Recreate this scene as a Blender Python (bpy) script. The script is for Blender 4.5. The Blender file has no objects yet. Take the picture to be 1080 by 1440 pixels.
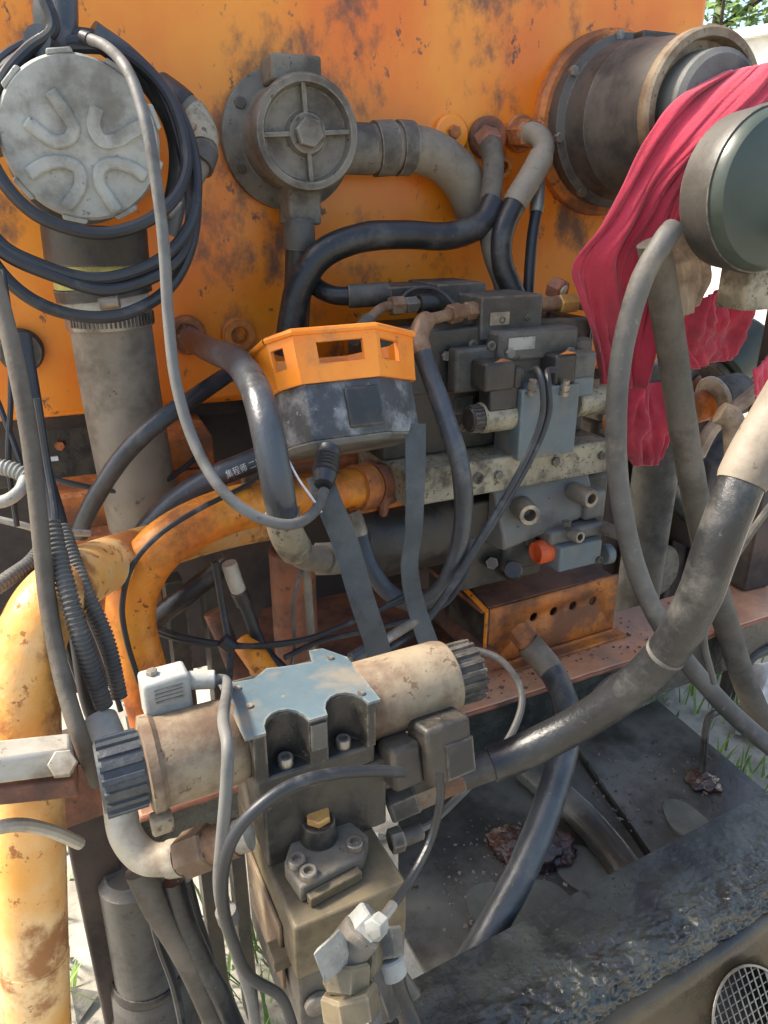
import bpy, bmesh, math, random
from mathutils import Vector, Matrix, noise
random.seed(7)
sc = bpy.context.scene
col = sc.collection
rad = math.radians
# ---------------------------------------------------------------- camera, sky, sun, exposure
F = 1048.0                      # focal length in pixels of a 1080 x 1440 frame
YAW, PITCH, CAMZ = 22.0, 22.0, 1.5
cam = bpy.data.objects.new('camera', bpy.data.cameras.new('camera')); col.objects.link(cam)
cam.location = (0, 0, CAMZ); cam.rotation_euler = (rad(90-PITCH), 0, rad(-YAW))
cam.data.sensor_fit = 'VERTICAL'; cam.data.angle = 2*math.atan(720/F); cam.data.clip_start = .02; cam.data.clip_end = 500
sc.camera = cam
SUN = Vector((-.54, .36, .766)).normalized()
w = bpy.data.worlds.new('World'); sc.world = w; w.use_nodes = True
nt = w.node_tree; bg = nt.nodes['Background']; sky = nt.nodes.new('ShaderNodeTexSky')
sky.sky_type = 'NISHITA'; sky.sun_disc = False; sky.sun_elevation = math.asin(SUN.z); sky.sun_rotation = math.atan2(SUN.x, SUN.y)
sky.dust_density = 3.0
nt.links.new(sky.outputs[0], bg.inputs[0]); bg.inputs[1].default_value = .15
sl = bpy.data.lights.new('sun', 'SUN'); sl.energy = 3.0; sl.angle = rad(9); sl.color = (1, .95, .87)
so = bpy.data.objects.new('sun', sl); col.objects.link(so); so.rotation_euler = SUN.to_track_quat('Z', 'Y').to_euler()
vs = sc.view_settings; vs.view_transform = 'Standard'; vs.look = 'None'; vs.gamma = 1; vs.use_curve_mapping = False
vs.exposure = 1.45
vs.use_white_balance = True; vs.white_balance_temperature = 6900; vs.white_balance_tint = 9

# ---------------------------------------------------------------- helpers: rays, meshes, materials
a_, p_ = rad(YAW), rad(PITCH)
FW = Vector((math.sin(a_)*math.cos(p_), math.cos(a_)*math.cos(p_), -math.sin(p_)))
RT = Vector((math.cos(a_), -math.sin(a_), 0)); UP = RT.cross(FW); CAM = Vector((0, 0, CAMZ))
def P(u, v, y=None, z=None):
    d = FW + RT*((u-540)/F) - UP*((v-720)/F)
    return CAM + d*(y/d.y if y is not None else (z-CAMZ)/d.z)
def M(px, p): return px*((p-CAM).dot(FW))/F      # how many metres px pixels span at point p
X, Y, Z = Vector((1, 0, 0)), Vector((0, 1, 0)), Vector((0, 0, 1))

class Frame:                                     # a yawed local frame: x along, y into depth, z up
    def __init__(s, o, yaw=0, pitch=0):
        s.o = o.copy(); R = Matrix.Rotation(rad(yaw), 3, 'Z') @ Matrix.Rotation(rad(pitch), 3, 'X')
        s.x, s.y, s.z = R @ X, R @ Y, R @ Z
    def w(s, x, y, z): return s.o + s.x*x + s.y*y + s.z*z
    def hit(s, u, v, y=0):                       # local x, z where a sight line meets the plane y = const
        d = FW + RT*((u-540)/F) - UP*((v-720)/F); p0 = s.w(0, y, 0)
        q = CAM + d*((p0-CAM).dot(s.y)/d.dot(s.y)) - s.o
        return q.dot(s.x), q.dot(s.z)

class MB:
    def __init__(s): s.v = []; s.f = []
    def add(s, vs, fs):
        n = len(s.v); s.v += [Vector(q) for q in vs]; s.f += [[i+n for i in f] for f in fs]; return s
    def box(s, fr, x0, x1, y0, y1, z0, z1):
        return s.add([fr.w(x, y, z) for z in (z0, z1) for y in (y0, y1) for x in (x0, x1)],
                     [(0,2,3,1), (4,5,7,6), (0,1,5,4), (2,6,7,3), (0,4,6,2), (1,3,7,5)])
    def tube(s, pts, r, n=14, caps=True, flat=None):
        pts = [Vector(q) for q in pts]; m = len(pts); rs = r if isinstance(r, (list, tuple)) else [r]*m
        t = (pts[1]-pts[0]).normalized(); a = t.orthogonal().normalized() if flat is None else (flat - t*flat.dot(t)).normalized()
        vs, fs = [], []
        for i in range(m):
            t = (pts[min(i+1, m-1)]-pts[max(i-1, 0)]).normalized()
            a = (a - t*a.dot(t)).normalized(); b = t.cross(a)
            for k in range(n):
                q = 2*math.pi*k/n; vs.append(pts[i] + (a*math.cos(q)+b*math.sin(q))*rs[i])
        for i in range(m-1):
            for k in range(n):
                k2 = (k+1) % n; fs.append((i*n+k, i*n+k2, (i+1)*n+k2, (i+1)*n+k))
        if caps: fs += [tuple(range(n))[::-1], tuple(range((m-1)*n, m*n))]
        return s.add(vs, fs)
    def lathe(s, o, ax, prof, n=40, ph=0):       # prof: (distance along axis, radius)
        ax = ax.normalized(); a = (Z if abs(ax.z) < .9 else X); a = (a-ax*a.dot(ax)).normalized(); b = ax.cross(a); vs, fs = [], []
        for h, r in prof:
            for k in range(n):
                q = 2*math.pi*k/n+ph; vs.append(o+ax*h+(a*math.cos(q)+b*math.sin(q))*max(r, 1e-5))
        m = len(prof)
        for i in range(m-1):
            for k in range(n):
                k2 = (k+1) % n; fs.append((i*n+k, i*n+k2, (i+1)*n+k2, (i+1)*n+k))
        fs += [tuple(range(n))[::-1], tuple(range((m-1)*n, m*n))]
        return s.add(vs, fs)
    def cyl(s, p, q, r, n=24, ch=.12):
        ax = q-p; L = ax.length; c = min(r*ch, L*.3)
        return s.lathe(p, ax, [(0, r-c), (c, r), (L-c, r), (L, r-c)], n)
    def hexa(s, p, q, r, ph=.3):
        ax = q-p; L = ax.length; c = min(r*.12, L*.25)
        return s.lathe(p, ax, [(0, r*.9), (c, r), (L-c, r), (L, r*.9)], 6, ph)
    def ribbon(s, pts, wd, th, side):
        vs, fs = [], []; m = len(pts)
        for i in range(m):
            t = (pts[min(i+1, m-1)]-pts[max(i-1, 0)]).normalized(); sd = side[i] if isinstance(side, list) else side
            a = (sd-t*sd.dot(t)).normalized(); b = t.cross(a)
            vs += [pts[i]+a*wd/2+b*th/2, pts[i]-a*wd/2+b*th/2, pts[i]-a*wd/2-b*th/2, pts[i]+a*wd/2-b*th/2]
        for i in range(m-1):
            for k in range(4): fs.append((i*4+k, i*4+(k+1) % 4, i*4+4+(k+1) % 4, i*4+4+k))
        fs += [(3,2,1,0), tuple(range(m*4-4, m*4))]
        return s.add(vs, fs)
    def prism(s, poly, d):                       # poly: 3D points in one plane, d: thickness vector
        n = len(poly); vs = list(poly)+[q+d for q in poly]
        return s.add(vs, [tuple(range(n))[::-1], tuple(range(n, 2*n))]+[(i, (i+1) % n, n+(i+1) % n, n+i) for i in range(n)])
    def build(s, name, mat, parent=None, bevel=0, smooth=True, sub=0, seg=2, sharp=.62):
        off = WL.get(parent.name, Vector()) if parent else Vector()
        me = bpy.data.meshes.new(name); me.from_pydata([q-off for q in s.v], [], s.f)
        bm = bmesh.new(); bm.from_mesh(me); bmesh.ops.recalc_face_normals(bm, faces=bm.faces)
        for e in bm.edges:
            if len(e.link_faces) == 2 and e.calc_face_angle(0) > sharp: e.smooth = False
        for f in bm.faces: f.smooth = smooth
        bm.to_mesh(me); bm.free()
        o = bpy.data.objects.new(name, me); col.objects.link(o); me.materials.append(MT[mat])
        if parent: o.parent = parent; WL[o.name] = off
        if bevel:
            b = o.modifiers.new('bevel', 'BEVEL'); b.width = bevel; b.segments = seg; b.limit_method = 'ANGLE'; b.angle_limit = .6
        return o
WL = {}
def plate(fr, outline, holes, y0, th):           # flat plate with true openings, in frame x-z plane, thickness along y
    cu = bpy.data.curves.new('tmp', 'CURVE'); cu.dimensions = '2D'; cu.fill_mode = 'BOTH'; cu.extrude = th/2
    for loop in [outline]+holes:
        sp = cu.splines.new('POLY'); sp.points.add(len(loop)-1); sp.use_cyclic_u = True
        for q, (x, z) in zip(sp.points, loop): q.co = (x, z, 0, 1)
    ob = bpy.data.objects.new('tmp', cu); me = bpy.data.meshes.new_from_object(ob)
    m = MB(); m.add([fr.w(q.co.x, y0+th/2-q.co.z, q.co.y) for q in me.vertices], [list(f.vertices) for f in me.polygons])
    bpy.data.objects.remove(ob); bpy.data.curves.remove(cu); bpy.data.meshes.remove(me)
    return m
def weld(o):
    bm = bmesh.new(); bm.from_mesh(o.data); bmesh.ops.remove_doubles(bm, verts=bm.verts, dist=1e-5)
    bmesh.ops.recalc_face_normals(bm, faces=bm.faces); bm.to_mesh(o.data); bm.free(); return o
def circ(x, z, r, n=20, ph=0): return [(x+r*math.cos(2*math.pi*k/n+ph), z+r*math.sin(2*math.pi*k/n+ph)) for k in range(n)]
def tag(o, label, cat, group=None, kind=None):
    if label: o['label'] = label
    if cat: o['category'] = cat
    if group: o['group'] = group
    if kind: o['kind'] = kind
    return o
def thing(name, label, cat, loc, group=None):
    o = bpy.data.objects.new(name, None); col.objects.link(o); o.location = loc; o.empty_display_size = .02
    WL[o.name] = Vector(loc); return tag(o, label, cat, group)
def spline(c, k=10):
    c = [Vector(q) for q in c]; e = [c[0]*2-c[1]]+c+[c[-1]*2-c[-2]]; out = []
    for i in range(1, len(e)-2):
        p0, p1, p2, p3 = e[i-1:i+3]
        for j in range(k):
            t = j/k; out.append(.5*((2*p1)+(p2-p0)*t+(2*p0-5*p1+4*p2-p3)*t*t+(3*p1-p0-3*p2+p3)*t**3))
    return out+[c[-1]]
def along(path, a, b):                           # the stretch of a path between two length fractions
    L = [0]
    for i in range(1, len(path)): L.append(L[-1]+(path[i]-path[i-1]).length)
    T = L[-1]
    def at(s):
        s = max(0, min(1, s))*T
        for i in range(1, len(path)):
            if L[i] >= s: return path[i-1].lerp(path[i], (s-L[i-1])/max(L[i]-L[i-1], 1e-9))
        return path[-1]
    n = max(3, int((b-a)*len(path))+2)
    return [at(a+(b-a)*i/(n-1)) for i in range(n)]
def pp(pts): return [P(*q) for q in pts]

def S(r, g, b):
    f = lambda c: (c/255/12.92 if c <= 10 else ((c/255+.055)/1.055)**2.4)
    return (f(r), f(g), f(b), 1)
MT = {}
def mat(name, c, rough=.5, metal=0, dirt=(40,35,30), damt=.35, ds=9, c2=None, bump=.2, bs=70, speck=.3, stretch=1, soft=.12, drough=.85, sheen=0, coat=0, edge=None, er=.0035):
    m = bpy.data.materials.new(name); MT[name] = m; m.use_nodes = True; t = m.node_tree; N = t.nodes; L = t.links; b = N['Principled BSDF']
    tc = N.new('ShaderNodeTexCoord'); mp = N.new('ShaderNodeMapping'); mp.inputs['Scale'].default_value = (1, 1, 1/stretch)
    L.new(tc.outputs['Object'], mp.inputs[0])
    def nz(scale, det=6, ro=.6, src=None):
        n = N.new('ShaderNodeTexNoise'); n.inputs['Scale'].default_value = scale; n.inputs['Detail'].default_value = det; n.inputs['Roughness'].default_value = ro
        L.new(src or mp.outputs[0], n.inputs['Vector']); return n.outputs['Fac']
    def mr(x, a, bb):
        n = N.new('ShaderNodeMapRange'); n.interpolation_type = 'SMOOTHSTEP'; n.inputs[1].default_value = a; n.inputs[2].default_value = bb; L.new(x, n.inputs[0]); return n.outputs[0]
    def mix(fac, A, B):
        n = N.new('ShaderNodeMix'); n.data_type = 'RGBA'
        L.new(fac, n.inputs[0])
        for s_, i in ((A, 6), (B, 7)):
            if isinstance(s_, tuple): n.inputs[i].default_value = s_
            else: L.new(s_, n.inputs[i])
        return n.outputs[2]
    c = S(*c); c2 = S(*c2) if c2 else tuple(x*.62 for x in c[:3])+(1,)
    colr = mix(mr(nz(ds*.7), .35, .68), c, c2)
    th = .72-damt*.45
    d1 = mr(nz(ds, 9, .66), th-soft, th+soft)
    th2 = .78-speck*.3
    d2 = mr(nz(ds*6, 4, .7), th2-.04, th2+.05)
    mx = N.new('ShaderNodeMath'); mx.operation = 'MAXIMUM'; L.new(d1, mx.inputs[0]); L.new(d2, mx.inputs[1])
    sc_ = N.new('ShaderNodeMath'); sc_.operation = 'MULTIPLY'; sc_.inputs[1].default_value = .9; L.new(mx.outputs[0], sc_.inputs[0]); df = sc_.outputs[0]
    out = mix(df, colr, S(*dirt))
    if edge:                                      # paint and grime rubbed off along the edges
        bv = N.new('ShaderNodeBevel'); bv.samples = 3; bv.inputs[0].default_value = er; ge = N.new('ShaderNodeNewGeometry')
        dp = N.new('ShaderNodeVectorMath'); dp.operation = 'DOT_PRODUCT'; L.new(bv.outputs[0], dp.inputs[0]); L.new(ge.outputs['Normal'], dp.inputs[1])
        em = N.new('ShaderNodeMapRange'); em.inputs[1].default_value = .985; em.inputs[2].default_value = .86; L.new(dp.outputs['Value'], em.inputs[0])
        gm = N.new('ShaderNodeMath'); gm.operation = 'MULTIPLY'; L.new(em.outputs[0], gm.inputs[0]); L.new(mr(nz(45, 4, .7), .40, .62), gm.inputs[1])
        out = mix(gm.outputs[0], out, S(*edge))
    L.new(out, b.inputs['Base Color'])
    r_ = N.new('ShaderNodeMapRange'); L.new(df, r_.inputs[0]); r_.inputs[3].default_value = rough; r_.inputs[4].default_value = drough; L.new(r_.outputs[0], b.inputs['Roughness'])
    if metal:
        r2 = N.new('ShaderNodeMapRange'); L.new(df, r2.inputs[0]); r2.inputs[3].default_value = metal; r2.inputs[4].default_value = 0; L.new(r2.outputs[0], b.inputs['Metallic'])
    if sheen: b.inputs['Sheen Weight'].default_value = sheen
    if coat: b.inputs['Coat Weight'].default_value = coat; b.inputs['Coat Roughness'].default_value = .25
    bp = N.new('ShaderNodeBump'); bp.inputs['Strength'].default_value = bump; bp.inputs['Distance'].default_value = .004
    ad = N.new('ShaderNodeMath'); ad.operation = 'SUBTRACT'; L.new(nz(bs, 5, .65, tc.outputs['Object']), ad.inputs[0])
    ms = N.new('ShaderNodeMath'); ms.operation = 'MULTIPLY'; ms.inputs[1].default_value = .35; L.new(df, ms.inputs[0]); L.new(ms.outputs[0], ad.inputs[1])
    L.new(ad.outputs[0], bp.inputs['Height']); L.new(bp.outputs[0], b.inputs['Normal'])
    return m
mat('tank_paint', (228,114,20), .3, dirt=(86,66,58), damt=.31, ds=6.5, c2=(238,146,40), stretch=1.5, bump=.12, bs=35, speck=.43, soft=.06, drough=.45)
mat('orange_pipe', (232,150,48), .4, dirt=(112,62,30), damt=.42, ds=11, c2=(214,104,26), bump=.2, bs=60, speck=.5)
mat('orange_clean', (246,148,44), .4, dirt=(170,112,72), damt=.2, ds=13, c2=(236,128,30), bump=.06, speck=.35, edge=(196,120,60))
mat('rust_orange', (200,118,60), .55, dirt=(112,74,54), damt=.5, ds=12, c2=(214,128,44), bump=.4, bs=90, speck=.55, edge=(96,62,46))
mat('worn_sunlit_pipe', (230,158,66), .32, dirt=(150,92,46), damt=.36, ds=10, c2=(238,204,150), bump=.25, bs=60, speck=.52, soft=.06)  # pale patches mix worn paint with sun glare put into the colour
mat('beam_paint', (214,164,130), .42, dirt=(158,124,104), damt=.42, ds=8, c2=(208,132,82), bump=.3, bs=70, speck=.45, drough=.38)
mat('rust_brown', (138,94,74), .6, dirt=(74,62,56), damt=.45, ds=9, c2=(168,100,66), bump=.3, bs=60, speck=.4)
mat('rubber', (40,41,42), .3, dirt=(84,82,78), damt=.22, ds=18, c2=(30,31,32), bump=.25, bs=150, speck=.36, drough=.6)
mat('rubber_grey', (92,90,86), .55, dirt=(126,118,106), damt=.22, ds=16, c2=(68,66,63), bump=.22, bs=140, speck=.38)
mat('rubber_dusty', (106,98,86), .75, dirt=(74,66,57), damt=.36, ds=14, c2=(88,81,71), bump=.25, bs=120, speck=.42)
mat('rubber_blue', (70,75,79), .3, dirt=(108,106,100), damt=.2, ds=16, c2=(50,53,56), bump=.22, bs=150, speck=.36, drough=.6)
mat('cable_black', (44,46,50), .45, dirt=(96,96,94), damt=.15, ds=25, bump=.06, speck=.15)
mat('cable_grey', (108,107,103), .55, dirt=(74,72,69), damt=.36, ds=18, c2=(90,89,86), bump=.1, speck=.36)
mat('cast_light', (166,166,158), .5, dirt=(104,100,92), damt=.36, ds=13, c2=(142,142,134), bump=.22, bs=110, speck=.42)
mat('cast_grey', (118,112,100), .6, dirt=(66,60,54), damt=.42, ds=13, c2=(98,92,82), bump=.3, bs=90, speck=.45, edge=(164,152,134))
mat('cast_dark', (82,78,72), .55, dirt=(50,46,42), damt=.45, ds=10, c2=(98,90,80), bump=.25, bs=80, speck=.3, edge=(150,138,120))
mat('pipe_grey', (138,128,112), .6, dirt=(88,78,66), damt=.4, ds=9, c2=(114,103,90), bump=.2, bs=70, speck=.38)
mat('cream', (152,138,114), .5, dirt=(96,72,54), damt=.46, ds=14, c2=(126,110,88), bump=.22, bs=80, speck=.55, edge=(110,86,66))
mat('cream_chip', (160,152,130), .5, dirt=(66,58,50), damt=.34, ds=22, c2=(132,122,102), bump=.2, bs=80, speck=.6, edge=(86,76,62))
mat('white_pipe', (186,180,166), .42, dirt=(112,98,80), damt=.32, ds=16, c2=(164,154,134), bump=.12, speck=.42)
mat('olive', (112,100,76), .45, dirt=(72,64,52), damt=.42, ds=11, c2=(94,84,64), bump=.15, speck=.35, edge=(150,136,106))
mat('black_iron', (48,47,45), .36, dirt=(84,75,62), damt=.38, ds=13, c2=(34,34,34), bump=.3, bs=70, speck=.42, edge=(128,118,104))
mat('dark_grey', (88,87,82), .5, dirt=(60,55,48), damt=.42, ds=11, c2=(70,68,64), bump=.25, bs=70, speck=.4, edge=(150,142,128))
mat('grey_paint', (104,104,100), .5, dirt=(58,54,48), damt=.32, ds=10, c2=(86,84,80), bump=.2, bs=80, speck=.35, edge=(160,152,138))
mat('blue_plate', (88,106,112), .4, dirt=(128,114,92), damt=.38, ds=14, c2=(74,92,100), bump=.1, speck=.36, edge=(150,142,124))
mat('blue_paint', (98,112,116), .5, dirt=(128,120,108), damt=.36, ds=14, c2=(80,93,98), bump=.15, speck=.4, edge=(150,146,138))
mat('steel', (158,152,142), .35, .75, dirt=(92,80,66), damt=.35, ds=18, c2=(140,130,116), bump=.15, speck=.4)
mat('steel_rust', (150,124,98), .45, .4, dirt=(98,66,46), damt=.45, ds=20, c2=(126,98,74), bump=.3, speck=.5)
mat('brass', (206,160,92), .4, .3, dirt=(150,104,62), damt=.3, ds=30, bump=.15, speck=.4)
mat('red_cap', (214,92,44), .5, dirt=(150,74,46), damt=.35, ds=22, c2=(190,76,40), bump=.15, speck=.3)
mat('red_cloth', (200,52,76), .85, dirt=(132,40,56), damt=.32, ds=9, c2=(184,44,66), bump=.3, bs=300, speck=.2, soft=.18, sheen=.3)
mat('rag', (176,158,138), .9, dirt=(110,92,80), damt=.4, ds=14, c2=(150,128,112), bump=.3, bs=120, speck=.3)
mat('white_rag', (214,208,198), .9, dirt=(150,138,124), damt=.3, ds=10, bump=.3, bs=100, speck=.1)
mat('green_drum', (52,62,54), .3, dirt=(74,82,72), damt=.3, ds=6, c2=(42,52,45), bump=.05, speck=.12, soft=.25)
mat('oily_deck', (112,111,104), .22, dirt=(58,55,50), damt=.46, ds=6, c2=(90,88,82), bump=.22, bs=40, speck=.45, drough=.16)
mat('oil_crust', (44,47,43), .16, dirt=(26,26,24), damt=.42, ds=18, c2=(64,68,62), bump=.55, bs=95, speck=.5, drough=.1, coat=.5)
mat('oil_pad', (118,121,112), .24, dirt=(84,84,77), damt=.4, ds=9, c2=(104,106,98), bump=.1, speck=.35, soft=.2, drough=.2)
mat('oil_brown', (84,72,52), .3, dirt=(46,40,33), damt=.46, ds=7, c2=(68,58,43), bump=.2, bs=50, speck=.42, drough=.22)
mat('sludge', (88,44,30), .12, dirt=(120,92,78), damt=.2, ds=40, c2=(46,30,26), bump=.8, bs=180, speck=.45, drough=.25, coat=.7)
mat('webbing', (86,90,90), .85, dirt=(64,66,66), damt=.3, ds=20, bump=.35, bs=300, speck=.1)
mat('yellow_label', (206,200,110), .6, dirt=(120,112,80), damt=.4, ds=25, bump=.05, speck=.4)
mat('white_print', (220,224,226), .6, dirt=(140,146,150), damt=.3, ds=90, bump=0, speck=.3)
mat('scuffed_black', (66,68,72), .5, dirt=(164,166,168), damt=.30, ds=18, c2=(54,56,60), bump=.25, bs=80, speck=.35, edge=(150,150,150))
mat('concrete', (180,174,160), .9, dirt=(128,122,108), damt=.4, ds=9, c2=(158,152,138), bump=.5, bs=50, speck=.4)
mat('white_wall', (232,232,226), .8, dirt=(204,204,196), damt=.25, ds=2, bump=.05, speck=.05)
mat('leaf', (110,140,66), .5, dirt=(74,104,44), damt=.4, ds=5, c2=(132,160,84), bump=0, speck=.1)
mat('bark', (92,78,62), .9, dirt=(60,50,40), damt=.4, ds=20, bump=.5, speck=.3)
mat('wood', (160,132,98), .8, dirt=(104,82,60), damt=.4, ds=14, bump=.3, speck=.3)
mat('plastic_sheet', (226,224,228), .5, dirt=(180,178,186), damt=.3, ds=4, bump=.1, bs=20, speck=.05)
mat('yellow_paint', (236,188,52), .5, dirt=(190,150,80), damt=.35, ds=20, bump=.1, speck=.3)
mat('dark_chassis', (58,52,50), .6, dirt=(40,37,36), damt=.4, ds=6, c2=(78,60,52), bump=.3, bs=40, speck=.3)

def smooth_tube(name, m, path, r, parent=None, n=16, caps=True):
    k = random.uniform(0, 50)
    rs = [r*(1+.035*noise.noise(Vector((q.x*30+k, q.y*30, q.z*30)))) for q in path] if not isinstance(r, list) else r
    return MB().tube(path, rs, n, caps).build(name, m, parent)
def hose(name, label, cat, pts, rpx, m, ends=(), k=10, group=None, n=16, world=False, r=None):
    """A flexible line through (u, v, depth) points; ends = list of (from, to, scale, material, kind) fittings along its length."""
    c = pts if world else pp(pts); path = spline(c, k); mid = c[len(c)//2]; r = r or M(rpx, mid)
    if not ends:
        o = smooth_tube(name, m, path, r, None, n); return tag(o, label, cat, group), path, r
    t = thing(name, label, cat, path[-1], group); lo, hi = 0.0, 1.0
    for a, b, *_ in sorted(ends):
        if a <= lo+.02: lo = max(lo, b)
    for a, b, *_ in sorted(ends, key=lambda q: -q[1]):
        if b >= hi-.02: hi = min(hi, a)
    lo, hi = max(0, lo-.012), min(1, hi+.012)
    smooth_tube('hose_body', m, along(path, lo, hi), r, t, n)
    for a, b, s_, mm, kind in ends:
        q = along(path, a, b)
        if kind == 'nut': MB().hexa(q[0], q[-1], r*s_).build('nut', mm, t)
        elif kind == 'ferrule':
            rr = [r*s_*(.94 if i in (0, len(q)-1) else 1) for i in range(len(q))]
            MB().tube(q, rr, 20).build('ferrule', mm, t)
        else: MB().tube(q, r*s_, 18).build(kind, mm, t)
    return t, path, r
def socket_screw(p, ax, r, L, parent, m='steel', name='socket_screw'):
    ax = ax.normalized()
    return MB().lathe(p, ax, [(0, r), (L*.88, r), (L, r*.9), (L, r*.55), (L*.45, r*.5), (L*.45, 0)], 20).build(name, m, parent)
def hex_bolt(p, ax, r, L, parent, m='steel', name='bolt'):
    return MB().hexa(p, p+ax.normalized()*L, r).build(name, m, parent)

# ================================================================ SETTING: ground and what lies behind
def ground():
    m = MB(); n = 60; ext = 40.0; vs = []; fs = []
    xs = [math.copysign(abs(i/n*2-1)**2.2*ext, i-n/2) for i in range(n+1)]
    for y in xs:
        for x in xs: vs.append((x+.5, y+1.2, .10+.025*noise.noise(Vector((x*2.2, y*2.2, 0)))+.010*noise.noise(Vector((x*9, y*9, 3)))))
    for j in range(n):
        for i in range(n): fs.append((j*(n+1)+i, j*(n+1)+i+1, (j+1)*(n+1)+i+1, (j+1)*(n+1)+i))
    m.add(vs, fs); o = m.build('ground', 'concrete'); o['kind'] = 'structure'
ground()
def rubble():
    m = MB()
    for i in range(1500):
        x, y = random.uniform(-1.2, 3.2), random.uniform(.3, 4.0); s_ = random.choice((.006, .01, .014, .03))*random.uniform(.6, 1.4)
        b = [Vector((random.gauss(0, 1), random.gauss(0, 1), random.gauss(0, .7))).normalized()*s_*random.uniform(.7, 1.2) for _ in range(6)]
        c = Vector((x, y, .112)); ax = [X*s_, -X*s_, Y*s_, -Y*s_, Z*s_*.7, -Z*s_*.5]
        v = [c+ax[k]*random.uniform(.7, 1.3)+b[k]*.25 for k in range(6)]
        m.add(v, [(0,2,4), (2,1,4), (1,3,4), (3,0,4), (2,0,5), (1,2,5), (3,1,5), (0,3,5)])
    o = m.build('gravel', 'concrete', smooth=False); tag(o, 'pale gravel and rubble strewn over the ground under the machine', 'gravel', kind='stuff')
    m = MB()
    for (cx, cy, n_, sp) in ((1.35,1.05,150,.28), (1.75,1.35,160,.35), (.15,1.05,90,.16), (.2,.85,60,.1), (2.4,1.8,160,.4), (-.3,1.2,60,.2), (.9,1.6,60,.3)):
        for i in range(n_):
            b = Vector((cx+random.gauss(0, sp*.5), cy+random.gauss(0, sp*.5), .10)); h = random.uniform(.04, .13); an = random.uniform(0, 6.28)
            d = Vector((math.cos(an), math.sin(an), 0)); tip = b+Z*h+d*h*random.uniform(.2, .8); sd = Vector((-d.y, d.x, 0))*random.uniform(.002, .004)
            mid = b.lerp(tip, .55)+Z*h*.12
            m.add([b+sd, b-sd, mid-sd, mid+sd, tip], [(0,1,2,3), (3,2,4)])
    o = m.build('grass', 'leaf'); tag(o, 'green grass tufts growing between rubble beyond the deck plate', 'grass', kind='stuff')
rubble()
def shed():
    t = thing('shed_wall', 'white rendered wall far behind the tank corner', 'wall', (7.5, 7.6, .1)); fr = Frame(Vector((7.5, 7.6, .1)), -75)
    wl = MB().box(fr, -6, 5, 0, .2, 0, 3.2).build('wall', 'white_wall', t)
    MB().box(fr, -6.1, 5.1, -.12, .3, 3.2, 3.3).build('coping', 'white_wall', t)
    for x in (-2.2, .3):
        f = MB().box(fr, x, x+1.1, -.03, 0, 1.7, 2.6).build('window', 'cast_light', t); MB().box(fr, x+.07, x+1.03, -.045, -.03, 1.77, 2.53).build('pane', 'blue_plate', f)
shed()
def tree(cx, cy, h, cr, label, seed):
    rnd = random.Random(seed); t = thing('leafy_tree', label, 'tree', (cx, cy, .1), 'trees beyond the white wall')
    b = Vector((cx, cy, .1)); m = MB(); m.tube(spline([b, b+Vector((.1, 0, h*.3)), b+Vector((-.05, .1, h*.6)), b+Vector((0, 0, h*.85))], 5), [.16-.13*i/15 for i in range(16)], 9)
    for k in range(7):
        an = rnd.uniform(0, 6.28); s0 = b+Z*h*rnd.uniform(.35, .65); m.tube([s0, s0+Vector((math.cos(an), math.sin(an), .6))*cr*.5, s0+Vector((math.cos(an), math.sin(an), 1))*cr*.8], [.06, .04, .015], 6)
    m.build('trunk', 'bark', t); m = MB()
    cl = [b+Z*h*.75+Vector((rnd.gauss(0, .5), rnd.gauss(0, .5), rnd.gauss(0, .42)))*cr for _ in range(26)]
    for i in range(4200):
        c = rnd.choice(cl)+Vector((rnd.gauss(0, 1), rnd.gauss(0, 1), rnd.gauss(0, 1)))*cr*.2
        d = Vector((rnd.gauss(0, 1), rnd.gauss(0, 1), rnd.gauss(0, 1))).normalized(); e = d.orthogonal().normalized(); s_ = rnd.uniform(.04, .09)
        m.add([c+d*s_*1.6, c+e*s_*.6, c-d*s_*1.2, c-e*s_*.6], [(0,1,2,3)])
    m.build('crown', 'leaf', t)
tree(9.6, 10.2, 6.6, 2.2, 'bushy green tree rising above the white wall beside the tank corner', 3)
tree(12.4, 8.6, 7.0, 2.4, 'taller pale green tree further along the white wall', 5)

# ================================================================ OIL TANK and chassis
TY = 1.15
tank = thing('oil_tank', 'large orange steel oil tank with oil-stained chipped paint', 'oil tank', (.2, 1.5, 1.22))
W0 = Frame(Vector((0, 0, 0)))
MB().box(W0, -.60, 1.045, TY, 1.95, 1.222, 2.15).build('shell', 'tank_paint', tank, bevel=.012, seg=3)
MB().box(W0, -.58, 1.03, TY+.04, 1.9, 1.195, 1.222).build('bottom_plate', 'dark_chassis', tank)
def boss(u, v, r, L, m='tank_paint', hole=True, ring=None):
    p = P(u, v, TY); r = M(r, p)
    o = MB().lathe(p+Y*.004, -Y, [(0, r), (.004+L*.7, r), (.004+L, r*.88)]+([(.004+L, r*.5), (L*.3, r*.45), (L*.3, 0)] if hole else [(.004+L, 0)]), 28).build('port_boss', m, tank)
    if ring: MB().lathe(p-Y*L, -Y, [(0, r*.8), (.006, r*.8), (.006, r*.62), (0, r*.6)], 28).build('seal_ring', ring, o)
    return o
boss(632, 190, 26, .012, hole=False); hex_bolt(P(637, 186, TY-.012), -Y, .010, .010, tank, 'rust_orange')
boss(682, 194, 27, .02, 'rust_brown'); boss(262, 470, 27, .02, 'rust_orange'); boss(335, 470, 24, .012, 'rust_orange')
boss(30, 492, 30, .02, 'cast_dark'); boss(700, 236, 15, .02, 'rust_orange')
boss(728, 188, 24, .015, 'rust_orange')
for u, v in ((196,60), (560,40)): pass
chassis = thing('chassis', 'dark and orange steel chassis rails carrying the tank', 'chassis', (.2, 1.15, .75))
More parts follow.
